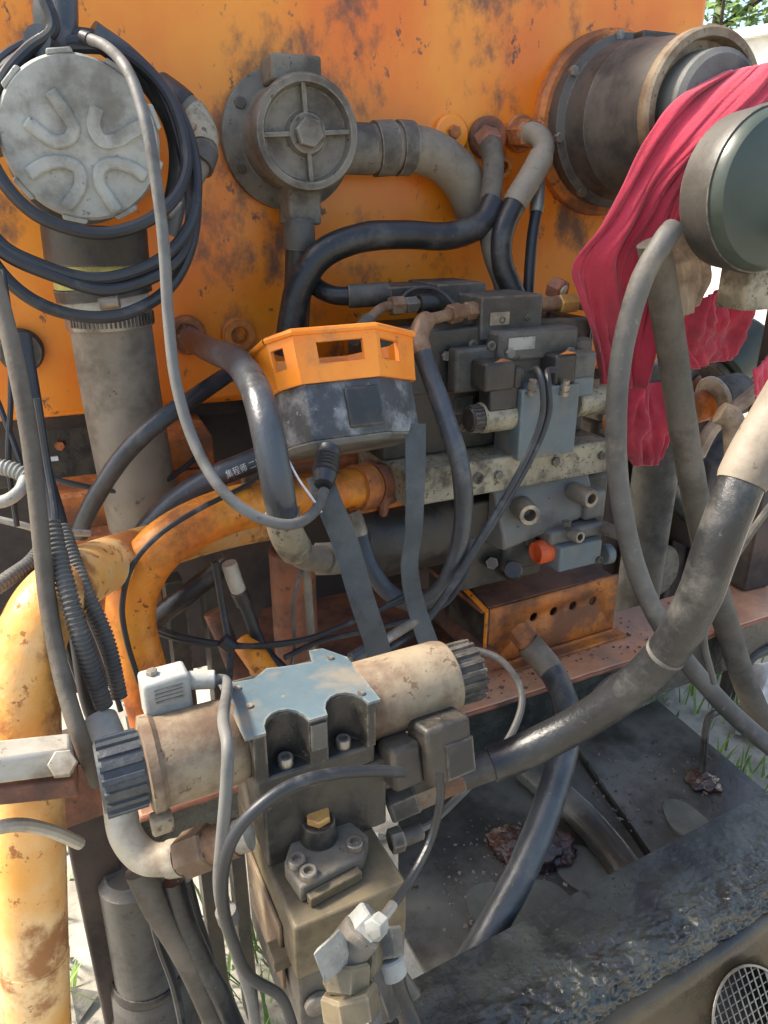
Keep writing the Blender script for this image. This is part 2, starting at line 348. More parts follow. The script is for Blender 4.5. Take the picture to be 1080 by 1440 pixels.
MB().box(W0, -.58, .78, 1.24, 1.29, .70, 1.195).build('back_panel', 'dark_chassis', chassis)
MB().box(W0, -.075, .62, 1.02, 1.10, 1.075, 1.15).build('cross_rail', 'rust_orange', chassis, bevel=.006)
MB().box(W0, -.05, .06, .98, 1.019, .98, 1.10).build('mount_plate', 'rust_orange', chassis, bevel=.003)
MB().box(W0, .075, .16, 1.06, 1.235, 1.15, 1.2).build('pad_block', 'rust_orange', chassis, bevel=.004)
MB().box(W0, .17, .235, .90, .92, 1.155, 1.20).build('tab', 'cream', chassis, bevel=.003)
lamp = thing('warning_decal_panel', 'small dark box with a rusty bolt under the tank edge', 'junction box', P(45, 630, 1.2))
f = Frame(P(45, 630, 1.2)); MB().box(f, -.06, .09, 0, .039, -.06, .05).build('case', 'black_iron', lamp, bevel=.004)
hex_bolt(P(84, 626, 1.2), -Y, .008, .006, lamp, 'rust_orange')
MB().box(Frame(P(70, 645, 1.198)), -.009, .012, -.002, .003, -.004, .003).build('label_plate', 'white_print', lamp)

# ================================================================ RETURN FILTER (upper left) with big pipe
fc = P(115, 195, .88); R0 = M(106, fc)
filt = thing('return_filter', 'round grey cast filter with ribbed end cap on the orange tank', 'filter', (fc.x, TY, fc.z))
MB().lathe(Vector((fc.x, TY+.003, fc.z)), -Y, [(0, R0*1.12), (.02, R0*1.12), (.021, R0*.92), (.14, R0*.92), (.15, R0*1.02), (.243, R0*1.0)], 48).build('housing', 'cast_dark', filt)
cap = MB().lathe(Vector((fc.x, .905, fc.z)), -Y, [(0, R0*1.01), (.018, R0*1.01), (.024, R0*.97), (.0255, R0*.8), (.027, R0*.3), (.027, 0)], 64).build('end_cap', 'cast_light', filt)
for k in range(9):
    q = 2*math.pi*k/9+.3; d = Vector((math.cos(q), 0, math.sin(q))); e = Vector((-math.sin(q), 0, math.cos(q))); c = Vector((fc.x, .893, fc.z))+d*R0*.985
    MB().prism([c-e*R0*.17-Y*.010, c+e*R0*.17-Y*.010, c+e*R0*.15+d*R0*.07-Y*.010, c-e*R0*.15+d*R0*.07-Y*.010], Y*.02).build('lug', 'cast_light', cap, bevel=.0015)
for ch in (((70,128),(92,160),(103,180),(97,196),(78,200),(58,188),(36,170)), ((136,152),(131,176),(142,198),(164,198),(182,187),(204,176)),
           ((40,246),(62,232),(88,228),(110,238),(113,260),(104,278),(92,292)), ((206,250),(184,236),(160,230),(142,238),(140,258),(152,278),(166,298))):
    pts = spline([P(u, v, .8805) for u, v in ch], 6); n_ = len(pts); rr = M(10.5, fc)
    MB().ribbon([q-Y*.001 for q in pts], rr*1.7, .011, [Vector((0, 1, 0)).cross((pts[min(i+1, n_-1)]-pts[max(i-1, 0)])) for i in range(n_)]).build('rib', 'cast_light', cap, bevel=.0028)
# the neck and big suction pipe
t = thing('suction_pipe', 'thick grey-brown suction hose hanging from the round filter', 'suction hose', P(205, 760, 1.0))
path = spline(pp([(133,318,1.0), (140,380,1.0), (153,440,1.0), (172,560,1.0), (192,670,1.0), (212,770,1.0)]), 10); rr = M(55, P(160, 470, 1.0))
MB().tube(path, rr, 28).build('hose_body', 'pipe_grey', t)
MB().tube(along(path, .0, .10), rr*1.22, 32).build('collar', 'black_iron', t)
MB().tube(along(path, .10, .155), rr*1.12, 32).build('label_band', 'yellow_label', t)
MB().tube(along(path, .155, .19), rr*1.16, 32).build('neck_ring', 'black_iron', t)
MB().tube(along(path, .19, .215), rr*1.05, 32).build('edge_ring', 'cast_light', t)
cl = MB().tube(along(path, .225, .275), rr*1.07, 36).build('hose_clamp', 'steel', t)
for k in range(26):
    q = along(path, .235, .265); ax = (q[-1]-q[0]).normalized(); an = -2.6+k*.1; d = Vector((math.cos(an), math.sin(an), 0)); c = (q[0]+q[-1])/2+d*rr*1.068
    MB().box(Frame(c, math.degrees(an)+90), -.0013, .0013, -.0012, .0012, -.007, .007).build('slot', 'black_iron', cl)
MB().cyl(P(140, 428, .93), P(168, 424, .925), .007, 12).build('clamp_screw', 'steel', cl)

# coil of black cable hung over the filter
cp = [(60,-10,.93),(75,40,.92),(40,70,.92),(5,110,.9),(-25,180,.88),(-5,240,.86),(35,290,.85),(85,318,.845),(150,328,.845),(212,308,.85),(252,268,.87),(262,215,.9),(240,140,.93),(190,85,.95),(120,58,.95),(50,75,.93),
      (-5,130,.9),(-40,230,.87),(-10,330,.855),(55,372,.845),(140,392,.845),(220,368,.85),(266,318,.87),(276,250,.9),(258,170,.94),(205,95,.96),(130,50,.96),(45,60,.94),(-25,120,.9),(-55,260,.87),(-15,360,.85),(40,418,.84),(110,444,.84),(180,440,.84),(242,400,.86),(272,330,.88),(272,240,.92),(240,150,.95),(180,80,.96),(110,66,.95),(30,80,.92),(-40,160,.89),(-50,290,.86),(0,352,.85),(70,386,.842),(150,408,.842),(226,384,.85),(262,340,.87),(266,260,.91),(232,140,.95),(170,74,.965),(100,60,.95)]
hose('coiled_cable', 'black cable coiled in loops around the round filter cap', 'cable', cp, 8.5, 'cable_black', n=10)
cp = [(90,60,.97),(40,80,.96),(10,120,.95),(-15,170,.94),(-10,215,.93)]
hose('coiled_cable', 'thick black hose arching tightly over the cable hook behind the filter cap', 'hose', cp, 17, 'rubber_blue')
cp = [(128,46,.96),(180,84,.97),(222,130,.98),(250,190,.99),(252,250,1.0),(236,330,1.0)]
hose('rubber_hose', 'thick black hose running behind the filter cap beside the crusted elbow', 'hose', cp, 16, 'rubber_blue')
t = thing('cable_hook', 'dark upright hook that the black cable coil hangs from', 'hook', P(88, 60, .96))
MB().tube(spline(pp([(88,-90,.98),(88,-20,.97),(88,40,.96),(70,66,.94),(52,56,.92)]), 8), M(20, P(88, 0, .96)), 14).build('rod', 'rubber_blue', t)
MB().prism([P(56+10*math.cos(q*.4488), 14+38*math.sin(q*.4488), .93) for q in range(14)], Y*.003).build('glare_oval', 'cast_light', t)  # pale oval plate standing in for a bright spot of glare
hose('elbow_hose_end', 'crusted dark elbow fitting between the filter cap and ribbed flange', 'elbow', [(225,120,1.08),(252,140,1.06),(276,164,1.05),(288,196,1.03),(280,228,1.01),(262,262,.99)], 17, 'cast_grey',
     ends=[(.0,.25,1.1,'black_iron','collar'), (.30,.62,1.12,'cream_chip','crust'), (.66,.8,1.3,'cast_dark','collar')])
hose('wire_stub', 'short pale wire stub below the crusted elbow', 'wire', [(276,238,1.01),(262,270,1.0),(236,304,.98)], 5, 'cast_light', n=8)
MB()
# long grey cable to the remote control box
hose('control_cable', 'long pale grey cable sweeping from filter to control box', 'cable',
     [(118,52,.90),(150,66,.86),(180,100,.80),(202,160,.77),(216,230,.75),(230,340,.73),(237,450,.72),(248,540,.70),(272,620,.68),(308,684,.65),(352,722,.635),(405,738,.63),(440,722,.65),(456,690,.68)], 8, 'cable_grey',
     ends=[(.0,.02,1.2,'cable_black','collar')])

# ================================================================ STRAINER FLANGE (centre top)
c0 = P(402, 197, TY); fl = thing('strainer_flange', 'grey cast strainer flange with spoked round cover on the tank', 'flange', c0)
r_ = M(92, c0)
base = MB().lathe(c0+Y*.003, -Y, [(0, r_), (.022, r_), (.026, r_*.95), (.03, r_*.74), (.075, r_*.70), (.08, r_*.74)], 56).build('flange_base', 'cast_grey', fl)
for k in range(6):
    q = 2*math.pi*k/6+.5; hex_bolt(c0+Vector((math.cos(q), 0, math.sin(q)))*r_*.86-Y*.022, -Y, .008, .008, base, 'cast_dark')
c1 = Vector((c0.x, TY-.078, c0.z)); r1 = M(74, c1)
cov = MB().lathe(c1, -Y, [(0, r1*.98), (.028, r1), (.034, r1*.96), (.034, r1*.84), (.022, r1*.78), (.020, r1*.4), (.026, r1*.36), (.032, r1*.34), (.032, 0)], 56).build('cover', 'cast_grey', fl)
for k in range(4):
    q = math.pi/2*k+math.pi/2+.06; d = Vector((math.cos(q), 0, math.sin(q))); e = Vector((-d.z, 0, d.x))
    p = c1-Y*.019+d*r1*.3; MB().prism([p-e*.003, p+e*.003, p+d*r1*.53+e*.003, p+d*r1*.53-e*.003], -Y*.012).build('spoke', 'cast_grey', cov, bevel=.001)
hex_bolt(c1-Y*.031, -Y, r1*.27, .014, cov, 'cast_grey', 'hex_plug')
cc = c1+Y*.03
f = Frame(cc); MB().box(f, -.037, .03, -.035, .03, r_*.66, r_*1.0).build('top_lug', 'cast_grey', fl, bevel=.004)
MB().box(f, -.022, .024, -.035, .025, -r_*1.2, -r_*.62).build('bottom_lug', 'cast_grey', fl, bevel=.004)
e0 = Vector((cc.x+r_*.6, cc.y, cc.z-.012))
MB().cyl(e0, e0+X*r_*.62, .034, 28).build('side_port', 'cast_grey', fl)
# grey elbow from its side port
e1 = e0+X*r_*.55; EY = e1.y
t = thing('elbow_pipe', 'fat grey elbow pipe from the flange side port', 'elbow', P(672, 300, EY))
ep = spline([e1, P(575, 209, EY), P(618, 222, EY+.005), P(652, 256, EY+.01), P(672, 305, EY+.015)], 10); er = M(31, P(600, 215, EY))
MB().tube(ep, er, 26).build('hose_body', 'pipe_grey', t)
for a, b in ((.04,.16), (.19,.28)): MB().tube(along(ep, a, b), er*1.14, 28).build('collar', 'cast_grey', t)
hose('drop_hose', 'dark hose dropping straight down from the flange bottom lug', 'hose', [(420,312,1.075),(421,345,1.07),(418,410,1.07),(414,490,1.06)], 19, 'rubber',
     ends=[(0,.22,1.15,'cast_dark','ferrule')])
hose('cross_hose', 'thick dark hose bending from the drop hose across below the elbow', 'hose',
     [(405,500,1.02),(412,440,1.02),(425,395,1.02),(455,356,1.02),(510,334,1.02),(570,330,1.03),(630,332,1.04),(675,316,1.04),(694,285,1.05)], 20, 'rubber')
hose('short_hose', 'short dark hose curving into a ferrule on the long valve block', 'hose', [(432,385,1.04),(446,404,1.03),(470,415,1.01),(500,416,1.0),(545,413,1.0)], 13, 'rubber',
     ends=[(.55,1,1.25,'cast_dark','ferrule')])

# fittings and hoses right of the elbow
hose('port_hose', 'grey hose with steel crimp curving down from the upper tank port', 'hose',
     [(728,188,1.13),(738,186,1.09),(758,192,1.06),(764,212,1.05),(748,246,1.04),(724,286,1.03),(706,330,1.02),(706,372,1.015),(722,412,1.005),(736,450,1.0)], 16, 'rubber',
     ends=[(0,.16,1.25,'rust_orange','nut'), (.12,.3,.95,'pipe_grey','elbow'), (.28,.52,1.12,'pipe_grey','ferrule')])
hose('port_hose', 'dark hose dropping beside the grey elbow onto the valve block', 'hose',
     [(684,194,1.12),(690,205,1.09),(694,240,1.07),(688,300,1.05),(692,350,1.03),(708,398,1.02),(720,450,1.01)], 15, 'rubber_dusty', ends=[(0,.12,1.3,'rust_brown','nut')])
hose('thin_hose', 'thin black hose with bright ferrule running down the tank face', 'hose',
     [(752,226,1.11),(756,250,1.07),(755,290,1.04),(748,340,1.03),(743,408,1.015),(741,450,1.01)], 8, 'cable_black', ends=[(0,.14,1.3,'rust_brown','nut'), (.12,.42,1.25,'steel','ferrule')])

# ================================================================ CYLINDER HOUSING, GREEN DRUM, RED CLOTH (upper right)
h0 = P(848, 178, TY); t = thing('cylinder_housing', 'dark brown cylindrical housing with cream rim beside the red cloth', 'housing', h0)
hr = M(104, h0)
MB().lathe(h0+Y*.004, -Y, [(0, hr*1.12), (.02, hr*1.12), (.028, hr*1.06), (.028, 0)], 56).build('mount_ring', 'rust_orange', t)
bd = MB().lathe(h0-Y*.02, -Y, [(0, hr), (.03, hr*1.02), (.036, hr*.93), (.075, hr*.89), (.08, hr*.905), (.086, hr*.88), (.19, hr*.80)], 56).build('barrel', 'cast_dark', t)
MB().lathe(h0-Y*.205, -Y, [(0, hr*.80), (.008, hr*.84), (.022, hr*.84), (.026, hr*.81), (.026, hr*.73), (.008, hr*.71), (.008, 0)], 56).build('end_rim', 'cream', t)
MB().lathe(h0-Y*.21, -Y, [(0, hr*.62), (.04, hr*.60), (.046, hr*.54), (.046, 0)], 40).build('end_cap', 'grey_paint', t)
for k in range(8):
    q = 2*math.pi*k/8+.2; hex_bolt(h0+Vector((math.cos(q), 0, math.sin(q)))*hr*.99-Y*.046, -Y, .008, .010, bd, 'steel')
f = Frame(h0+Z*hr*.885-Y*.08); MB().box(f, -.012, .05, -.012, .012, -.006, .012).build('lifting_lug', 'black_iron', bd, bevel=.002)
g0 = P(1092, 268, .74); t = thing('green_drum', 'smooth dark green drum beside the red cloth', 'drum', g0)
gr = M(108, g0)
MB().lathe(g0+Y*.075, -Y, [(0, gr*.8), (.014, gr*1.0), (.045, gr*1.03), (.056, gr*1.05), (.064, gr*1.03)], 64).build('rim', 'dark_grey', t)
MB().lathe(g0+Y*.02, -Y, [(0, gr*1.0), (.014, gr*1.0), (.024, gr*.93), (.030, gr*.7), (.033, gr*.3), (.033, 0)], 64).build('face', 'green_drum', t)
MB().tube(spline([g0+Y*.07, g0+Y*.16+X*.03, Vector((1.05, .95, g0.z-.02)), Vector((1.15, .965, g0.z-.03))], 6), .04, 20).build('arm', 'dark_grey', t)
MB().box(Frame(Vector((1.16, .93, .812))), -.03, .04, 0, .07, 0, g0.z-.80).build('post', 'dark_chassis', t, bevel=.004)
f = Frame(P(1062, 405, .80)); MB().box(f, -.018, .10, -.005, .05, -.03, .035).build('bracket', 'cream_chip', t, bevel=.004)
def cloth(name, label, rows, ncol, amp, seed, m='red_cloth', freq=3.2, th=.002):
    """rows: (left (u,v,y), right (u,v,y)) top to bottom; folds run down the cloth."""
    A = spline([P(*r[0]) for r in rows], 12); B = spline([P(*r[1]) for r in rows], 12); mb = MB(); vs, fs = [], []; n = len(A)
    for i in range(n):
        for j in range(ncol+1):
            s_ = j/ncol; p = A[i].lerp(B[i], s_)
            q = Vector((s_*freq+seed, i/n*1.3, seed)); wv = noise.noise(q)+.5*noise.noise(q*2.3)+.22*noise.noise(Vector((s_*freq*4, i/n*4, seed)))
            sharp = abs(noise.noise(Vector((s_*freq*1.3+9, i/n*1.1, seed*2))))
            sh2 = abs(noise.noise(Vector((s_*freq*2.9+i/n*2.2, i/n*2.0, seed*3)))); sh3 = abs(noise.noise(Vector((s_*freq*6+i/n*5, i/n*3.5, seed*5))))
            p = p+Vector((.25, -1, .1))*amp*(wv*.8-sharp*.8*(.4+i/n)-sh2*(.15+.8*i/n)-sh3*.28*min(1, i/n*2)+.55)*(1 if 0 < j < ncol else .8)
            vs.append(p)
    for i in range(n-1):
        for j in range(ncol):
            k = i*(ncol+1)+j; fs.append((k, k+1, k+ncol+2, k+ncol+1))
    mb.add(vs, fs); o = mb.build(name, m, sharp=4); s2 = o.modifiers.new('thick', 'SOLIDIFY'); s2.thickness = th
    for e in o.data.edges: pass
    return tag(o, label, 'cloth')
cloth('red_cloth', 'large red cloth draped down from behind the green drum', [((1012,104,.90),(1110,84,.86)), ((948,140,.90),(1100,130,.85)), ((902,196,.90),(1040,190,.85)), ((868,262,.90),(978,248,.86)), ((838,318,.90),(952,300,.87)),
       ((800,374,.90),(944,340,.88)), ((814,420,.91),(930,400,.89)), ((838,480,.92),(916,470,.90)), ((856,545,.94),(905,545,.92))], 80, .022, 1.7)
cloth('red_cloth', 'crumpled red cloth bunched below the green drum', [((955,425,.98),(1040,395,.95)), ((940,455,.98),(1050,430,.95)), ((948,490,.99),(1040,470,.96)), ((965,520,1.0),(1030,505,.98))], 30, .028, 5.1, freq=5)
cloth('red_cloth', 'dark red rag wrapped around the orange cross tube', [((872,545,1.02),(945,535,1.0)), ((874,575,1.0),(938,560,.99)), ((874,600,1.0),(940,598,.99)), ((876,630,1.02),(935,622,1.0)), ((892,656,1.03),(920,652,1.02))], 24, .02, 8.3, freq=4)
cloth('red_cloth', 'small red cloth scrap at the tube end beside the cream ferrule', [((1050,520,.80),(1100,480,.80)), ((1056,548,.80),(1100,530,.80)), ((1062,575,.82),(1100,560,.82))], 16, .015, 11.9, freq=4)
cloth('dirty_rag', 'beige dirty rag hanging below the green drum', [((925,338,.86),(955,318,.83)), ((940,362,.86),(985,345,.83)), ((946,400,.88),(998,388,.85)), ((950,450,.89),(985,430,.87))], 20, .016, 3.3, 'rag', 4)
t = thing('cross_tube', 'orange steel cross tube behind the hoses with a grey end collar', 'tube', P(880, 595, 1.08))
MB().cyl(P(862, 600, 1.06), P(1010, 566, 1.10), .030, 28).build('tube', 'orange_pipe', t)
MB().cyl(P(1003, 562, 1.09), P(1040, 553, 1.10), .042, 28).build('collar', 'cast_dark', t)
MB().cyl(P(1000, 563, 1.08), P(1006, 561, 1.08), .046, 28).build('flange_ring', 'white_pipe', t)
for i, (x0, v0, x1, v1, y0, r, m, lab) in enumerate(((1060,470,1010,520,1.2,.06,'green_drum','dull green motor body behind the crumpled red cloth'), (870,600,905,780,1.25,.05,'dark_grey','dark upright post behind the hanging grey hose'))):
    t = thing('motor' if i == 0 else 'machine_post', lab, 'motor' if i == 0 else 'post', P(x0, v0, y0))
    a, b = P(x0, v0, y0), P(x1, v1, y0)
    if i == 1: a, b = Vector((b.x, b.y, .1)), Vector((b.x, b.y, a.z))
    MB().cyl(a, b, r, 28).build('body', m, t)
    MB().cyl(b, b+(b-a).normalized()*.02, r*.7, 24).build('cap', 'cast_dark', t)

# ================================================================ MAIN VALVE STACK (centre right)
SF = Frame(P(654, 690, .86), 4)
def fbox(fr, a, b, y0, y1, name, m, parent, bevel=.003):
    x0, z0 = fr.hit(*a, y0); x1, z1 = fr.hit(*b, y0)
    return MB().box(fr, min(x0, x1), max(x0, x1), y0, y1, min(z0, z1), max(z0, z1)).build(name, m, parent, bevel=bevel)
def fpt(fr, u, v, y): x, z = fr.hit(u, v, y); return fr.w(x, y, z)
vs_ = thing('valve_stack', 'tall stack of dark hydraulic valve blocks on the orange bracket', 'valve block', SF.w(.1, .1, -.2))
x0, z0 = SF.hit(654, 652, 0); x1, _ = SF.hit(861, 620, 0); _, zb = SF.hit(655, 700, 0)
MB().box(SF, x0-.09, x1, 0, .16, zb, z0).build('cream_plate', 'cream_chip', vs_, bevel=.003)
MB().box(SF, x0-.10, x1-.012, .055, .17, z0+.0005, z0+.175).build('main_body', 'black_iron', vs_, bevel=.004)
MB().box(SF, x0-.002, x1-.03, .03, .054, z0+.09, z0+.15).build('side_body', 'dark_grey', vs_, bevel=.004)
fbox(SF, (704,468), (812,500), .02, .12, 'upper_body', 'dark_grey', vs_, .005)
fbox(SF, (678,418), (760,472), .05, .13, 'port_block', 'dark_grey', vs_, .002)
for u in (697, 738):
    p = fpt(SF, u, 418, .05)+SF.y*.04; MB().lathe(p, Z, [(0, .006), (.0012, .006), (.0012, .003), (.0002, .0028), (.0002, 0)], 16).build('plug_hole', 'black_iron', vs_)
fbox(SF, (545,404), (618,432), .13, .2, 'long_block', 'cast_dark', vs_, .002)
fbox(SF, (616,400), (682,440), .11, .2, 'long_block', 'cast_dark', vs_, .002)
fbox(SF, (543,466), (612,520), .12, .2, 'rear_block', 'black_iron', vs_, .003)
for (u, v, r) in ((672, 672, .0085),): socket_screw(fpt(SF, u, v, 0), -SF.y, r, .003, vs_, 'cast_dark')
MB().hexa(fpt(SF, 776, 402, .12), fpt(SF, 792, 410, .10), .017).build('port_plug', 'rust_brown', vs_)
MB().cyl(fpt(SF, 790, 408, .102), fpt(SF, 794, 410, .098), .009, 16).build('plug_end', 'white_pipe', vs_)
MB().cyl(fpt(SF, 756, 428, .09), fpt(SF, 790, 427, .09), .011, 18).build('tube_stub', 'steel_rust', vs_)
MB().hexa(fpt(SF, 784, 428, .09), fpt(SF, 808, 426, .09), .015).build('port_plug', 'brass', vs_)
MB().cyl(fpt(SF, 806, 426, .09), fpt(SF, 826, 430, .09), .008, 16).build('tube_stub', 'cream', vs_)
MB().cyl(fpt(SF, 765, 452, .10), fpt(SF, 826, 470, .10), .016, 16).build('tube_stub', 'black_iron', vs_)
for (u, v, y) in ((664,484,.055), (690,486,.03), (806,512,.03), (650,600,.055), (640,520,.055), (556,484,.12)): socket_screw(fpt(SF, u, v, y), -SF.y, .0065, .004, vs_, 'cast_dark')
MB().box(SF, x0-.097, x1-.014, .0535, .16, z0+.086, z0+.0885).build('gasket', 'rust_brown', vs_)
for (u, v) in ((706,430), (742,426)): socket_screw(fpt(SF, u, v+20, .05), -SF.y, .005, .002, vs_, 'black_iron')
for (ua, va, ub, vb, y, m_) in ((716,476,752,490,.02,'cast_light'), (690,440,716,456,.05,'steel'), (640,560,664,580,.055,'cast_grey')):
    fbox(SF, (ua, va), (ub, vb), y-.0012, y+.001, 'name_plate', m_, vs_, 0)
for (u, v, y) in ((626,500,.055), (626,610,.055), (716,496,.02), (800,494,.02), (845,640,0), (700,668,0), (780,648,0)): hex_bolt(fpt(SF, u, v, y), -SF.y, .007, .006, vs_, 'cast_grey')
for (u, v) in ((660,764), (692,792), (746,760)): MB().hexa(fpt(SF, u, v, .03), fpt(SF, u, v, .012), .010).build('port_plug', 'cast_dark', vs_)
# lower half: cover with big screws, side body
fbox(SF, (650,712), (760,806), .03, .15, 'lower_body', 'black_iron', vs_, .004)
fbox(SF, (716,690), (845,775), .02, .15, 'lower_body', 'dark_grey', vs_, .006)
xa, za = SF.hit(716, 682, -.02); xb, zb2 = SF.hit(842, 725, -.02)
MB().add([SF.w(x, y, z) for x, y, z in ((xa,.03,za), (xb,.03,za+.012), (xb,-.012,zb2+.018), (xa,-.012,zb2-.006), (xa+.004,-.012,zb2-.030), (xb+.0,-.012,zb2+.002), (xb,.03,zb2-.002), (xa,.03,zb2-.034))],
         [(0,1,2,3), (3,2,5,4), (4,5,6,7), (0,3,4,7), (1,6,5,2), (0,7,6,1)]).build('sloped_cover', 'grey_paint', vs_, bevel=.004)
socket_screw(fpt(SF, 733, 712, .0), Vector((-.25, -1, .05)), .0165, .040, vs_, 'steel')
socket_screw(fpt(SF, 806, 690, .0), Vector((.12, -1, .0)), .0145, .040, vs_, 'steel')
fbox(SF, (826,694), (850,728), -.02, .05, 'end_lug', 'grey_paint', vs_, .006)
MB().cyl(fpt(SF, 722, 806, .03), fpt(SF, 722, 801, -.01), .014, 20).build('plug', 'black_iron', vs_)
# relief valve with red cap
rv = thing('relief_valve', 'small blue relief valve with orange-red plastic cap', 'relief valve', fpt(SF, 820, 806, -.03))
RF = Frame(fpt(SF, 800, 805, -.04), 4)
xa, za = RF.hit(786, 806, 0); xb, zb2 = RF.hit(848, 758, 0)
MB().box(RF, xa, xb, 0, .07, za, zb2).build('body', 'blue_paint', rv, bevel=.003)
MB().box(RF, xa-.01, xb+.012, .012, .075, zb2-.001, zb2+.022).build('upper_body', 'grey_paint', rv, bevel=.005)
MB().lathe(fpt(RF, 776, 772, .03), -RF.x, [(0, .018), (.026, .0185), (.030, .017), (.031, .0155), (.024, .014), (.024, 0)], 28).build('cap', 'red_cap', rv)
MB().cyl(fpt(RF, 778, 772, .03), fpt(RF, 792, 770, .03), .014, 20).build('neck', 'cast_dark', rv)
for (u, v, r, L) in ((806,759,.0095,.03), (856,752,.0105,.05)): socket_screw(fpt(RF, u, v, .0)-Vector((-.1, -1, -.2))*.02, Vector((.1, -1, .1)), r, L, rv, 'steel')
MB().cyl(fpt(RF, 848, 780, .02), fpt(RF, 858, 778, .02), .016, 24).build('end_plug', 'blue_paint', rv)
socket_screw(fpt(RF, 842, 787, 0), -RF.y, .006, .003, rv, 'black_iron')
socket_screw(fpt(RF, 796, 738, .01), Z, .007, .006, rv, 'cast_dark')
# pilot solenoid valve
pv = thing('pilot_valve', 'small blue pilot valve with two cream solenoids on the valve stack', 'solenoid valve', fpt(SF, 770, 626, -.01))
fbox(SF, (735,549), (807,636), -.012, .05, 'body', 'blue_paint', pv, .002)
def coil(fr, ua, va, ub, vb, y, r, m, parent, knob=0, km='black_iron', kl=.02, kr=.8):
    a, b = fpt(fr, ua, va, y), fpt(fr, ub, vb, y); c = MB().cyl(a, b, r, 32, .1).build('coil', m, parent)
    if knob:
        e, d = (a, (a-b).normalized()) if knob < 0 else (b, (b-a).normalized())
        kn = MB().cyl(e-d*.001, e+d*kl, r*kr, 28, .15).build('knob', km, parent)
        for k in range(20):
            q = 2*math.pi*k/20; u1 = (Z-d*d.z).normalized(); u2 = d.cross(u1); n_ = u1*math.cos(q)+u2*math.sin(q); s_ = d.cross(n_)
            p = e+n_*r*kr*.97; MB().prism([p-s_*r*.06, p+s_*r*.06, p+s_*r*.04+n_*r*.08, p-s_*r*.04+n_*r*.08], d*kl*.9).build('ridge', km, kn)
    return c
coil(SF, 674, 588, 736, 580, .015, .0215, 'cream_chip', pv, -1, 'black_iron', .018, .85)
coil(SF, 806, 566, 852, 560, .015, .0215, 'cream_chip', pv, 1, 'black_iron', .016, .85)
pb = fbox(SF, (684,512), (724,548), -.008, .03, 'plug', 'black_iron', pv, .004)
fbox(SF, (690,546), (728,575), -.004, .025, 'plug_base', 'black_iron', pv, .003)
fbox(SF, (726,518), (738,546), -.006, .02, 'plug_nose', 'black_iron', pv, .003)
fbox(SF, (784,500), (809,540), -.008, .03, 'plug', 'black_iron', pv, .004)
fbox(SF, (809,497), (836,534), -.004, .03, 'plug', 'grey_paint', pv, .003)
fbox(SF, (808,533), (834,556), -.008, .028, 'plug_base', 'blue_paint', pv, .003)
for u in (747, 793):
    g = MB()
    g.lathe(fpt(SF, u, 556, -.016), Vector((0, -.1, 1)), [(0, .0062), (.006, .0062), (.0065, .005), (.009, .005), (.0095, .0066), (.016, .0066), (.0165, .005), (.022, .0056)], 18).build('cable_gland', 'steel', pv)
for (u, v) in ((706, 508), (797, 497)): MB().prism([fpt(SF, u+dx, v+dv, yy) for dx, dv, yy in ((-11,3,-.004), (2,6,-.006), (13,0,-.004), (0,-3,.006))], Z*.001).build('print', 'rust_orange', pv)
# twin black cable from the glands
for k, (dx, lab) in enumerate(((0, 'black cable looping from the pilot valve gland down to the rod'), (9, 'second black cable looping from the pilot valve beside its twin'))):
    st = [(747,522,.80),(756,520,.78)] if k == 0 else [(780,520,.79),(770,522,.78)]
    hose('signal_cable', lab, 'cable', st+[(762+dx,540,.765),(762+dx,585,.76),(742+dx*.8,640,.755),(706+dx*.7,706,.75),(668+dx*.6,768,.745),(632+dx*.5,826,.74),(590+dx*.4,880,.73),(520,930,.70)], 4.5, 'cable_black', n=8)
# steel elbow hose with U bend
t, path, r = hose('jumper_hose', 'hose with rusty steel elbow hanging in a U from the port block', 'hose',
     [(672,436,.93),(650,438,.92),(618,446,.90),(598,452,.88),(589,472,.87),(592,490,.86),(604,524,.84),(626,585,.80),(646,650,.77),(652,710,.76),(646,770,.76),(624,824,.77),(586,848,.79),(548,834,.82),(520,796,.84),(506,752,.86),(494,720,.87)], 14, 'rubber_blue', k=8,
     ends=[(0,.035,1.0,'steel_rust','nut'), (.03,.055,.8,'steel_rust','union'), (.05,.085,1.05,'steel_rust','nut'), (.07,.17,.62,'steel_rust','elbow'), (.16,.235,1.05,'steel_rust','ferrule'), (.95,1,1.05,'steel','ferrule')])
t.children[0].data.transform(Matrix()) 
hose('steel_pipe', 'thin steel pipe with union nuts rising behind the orange control box', 'pipe', [(495,478,.92),(508,462,.93),(524,444,.95),(540,432,.96),(560,430,.965),(605,426,.97),(640,424,.98)], 7, 'steel_rust',
     ends=[(.0,.22,1.5,'cast_dark','sleeve'), (.46,.56,2.0,'steel_rust','nut'), (.57,.66,1.7,'cast_dark','nut'), (.68,.9,1.9,'black_iron','union')])

# ================================================================ BRACKET, BEAM, DECK, RAIL
BF = Frame(P(640, 1007, .80), 4)
bm_ = thing('cross_beam', 'long rusty orange channel beam carrying the valve bracket', 'beam', BF.w(.2, .08, -.1))
MB().box(BF, -.45, .95, 0, .135, -.010, 0).build('top_flange', 'beam_paint', bm_, bevel=.003)
MB().box(BF, -.45, .95, .004, .014, -.085, -.0102).build('web', 'oil_crust', bm_)
MB().box(BF, -.45, .95, .004, .13, -.097, -.0852).build('bottom_flange', 'oil_crust', bm_)
MB().tube([BF.w(-.45+i*.02, -.002, -.004+.002*noise.noise(Vector((i*.7, 0, 0)))) for i in range(70)], .003, 6).build('weld_bead', 'rust_brown', bm_)
bt = P(690, 905, .88).z
KF = Frame(Vector((P(690, 905, .88).x, .885, BF.o.z+.0005)), 5)
bk = thing('valve_bracket', 'rusty orange angle bracket with a row of four holes', 'bracket', KF.o)
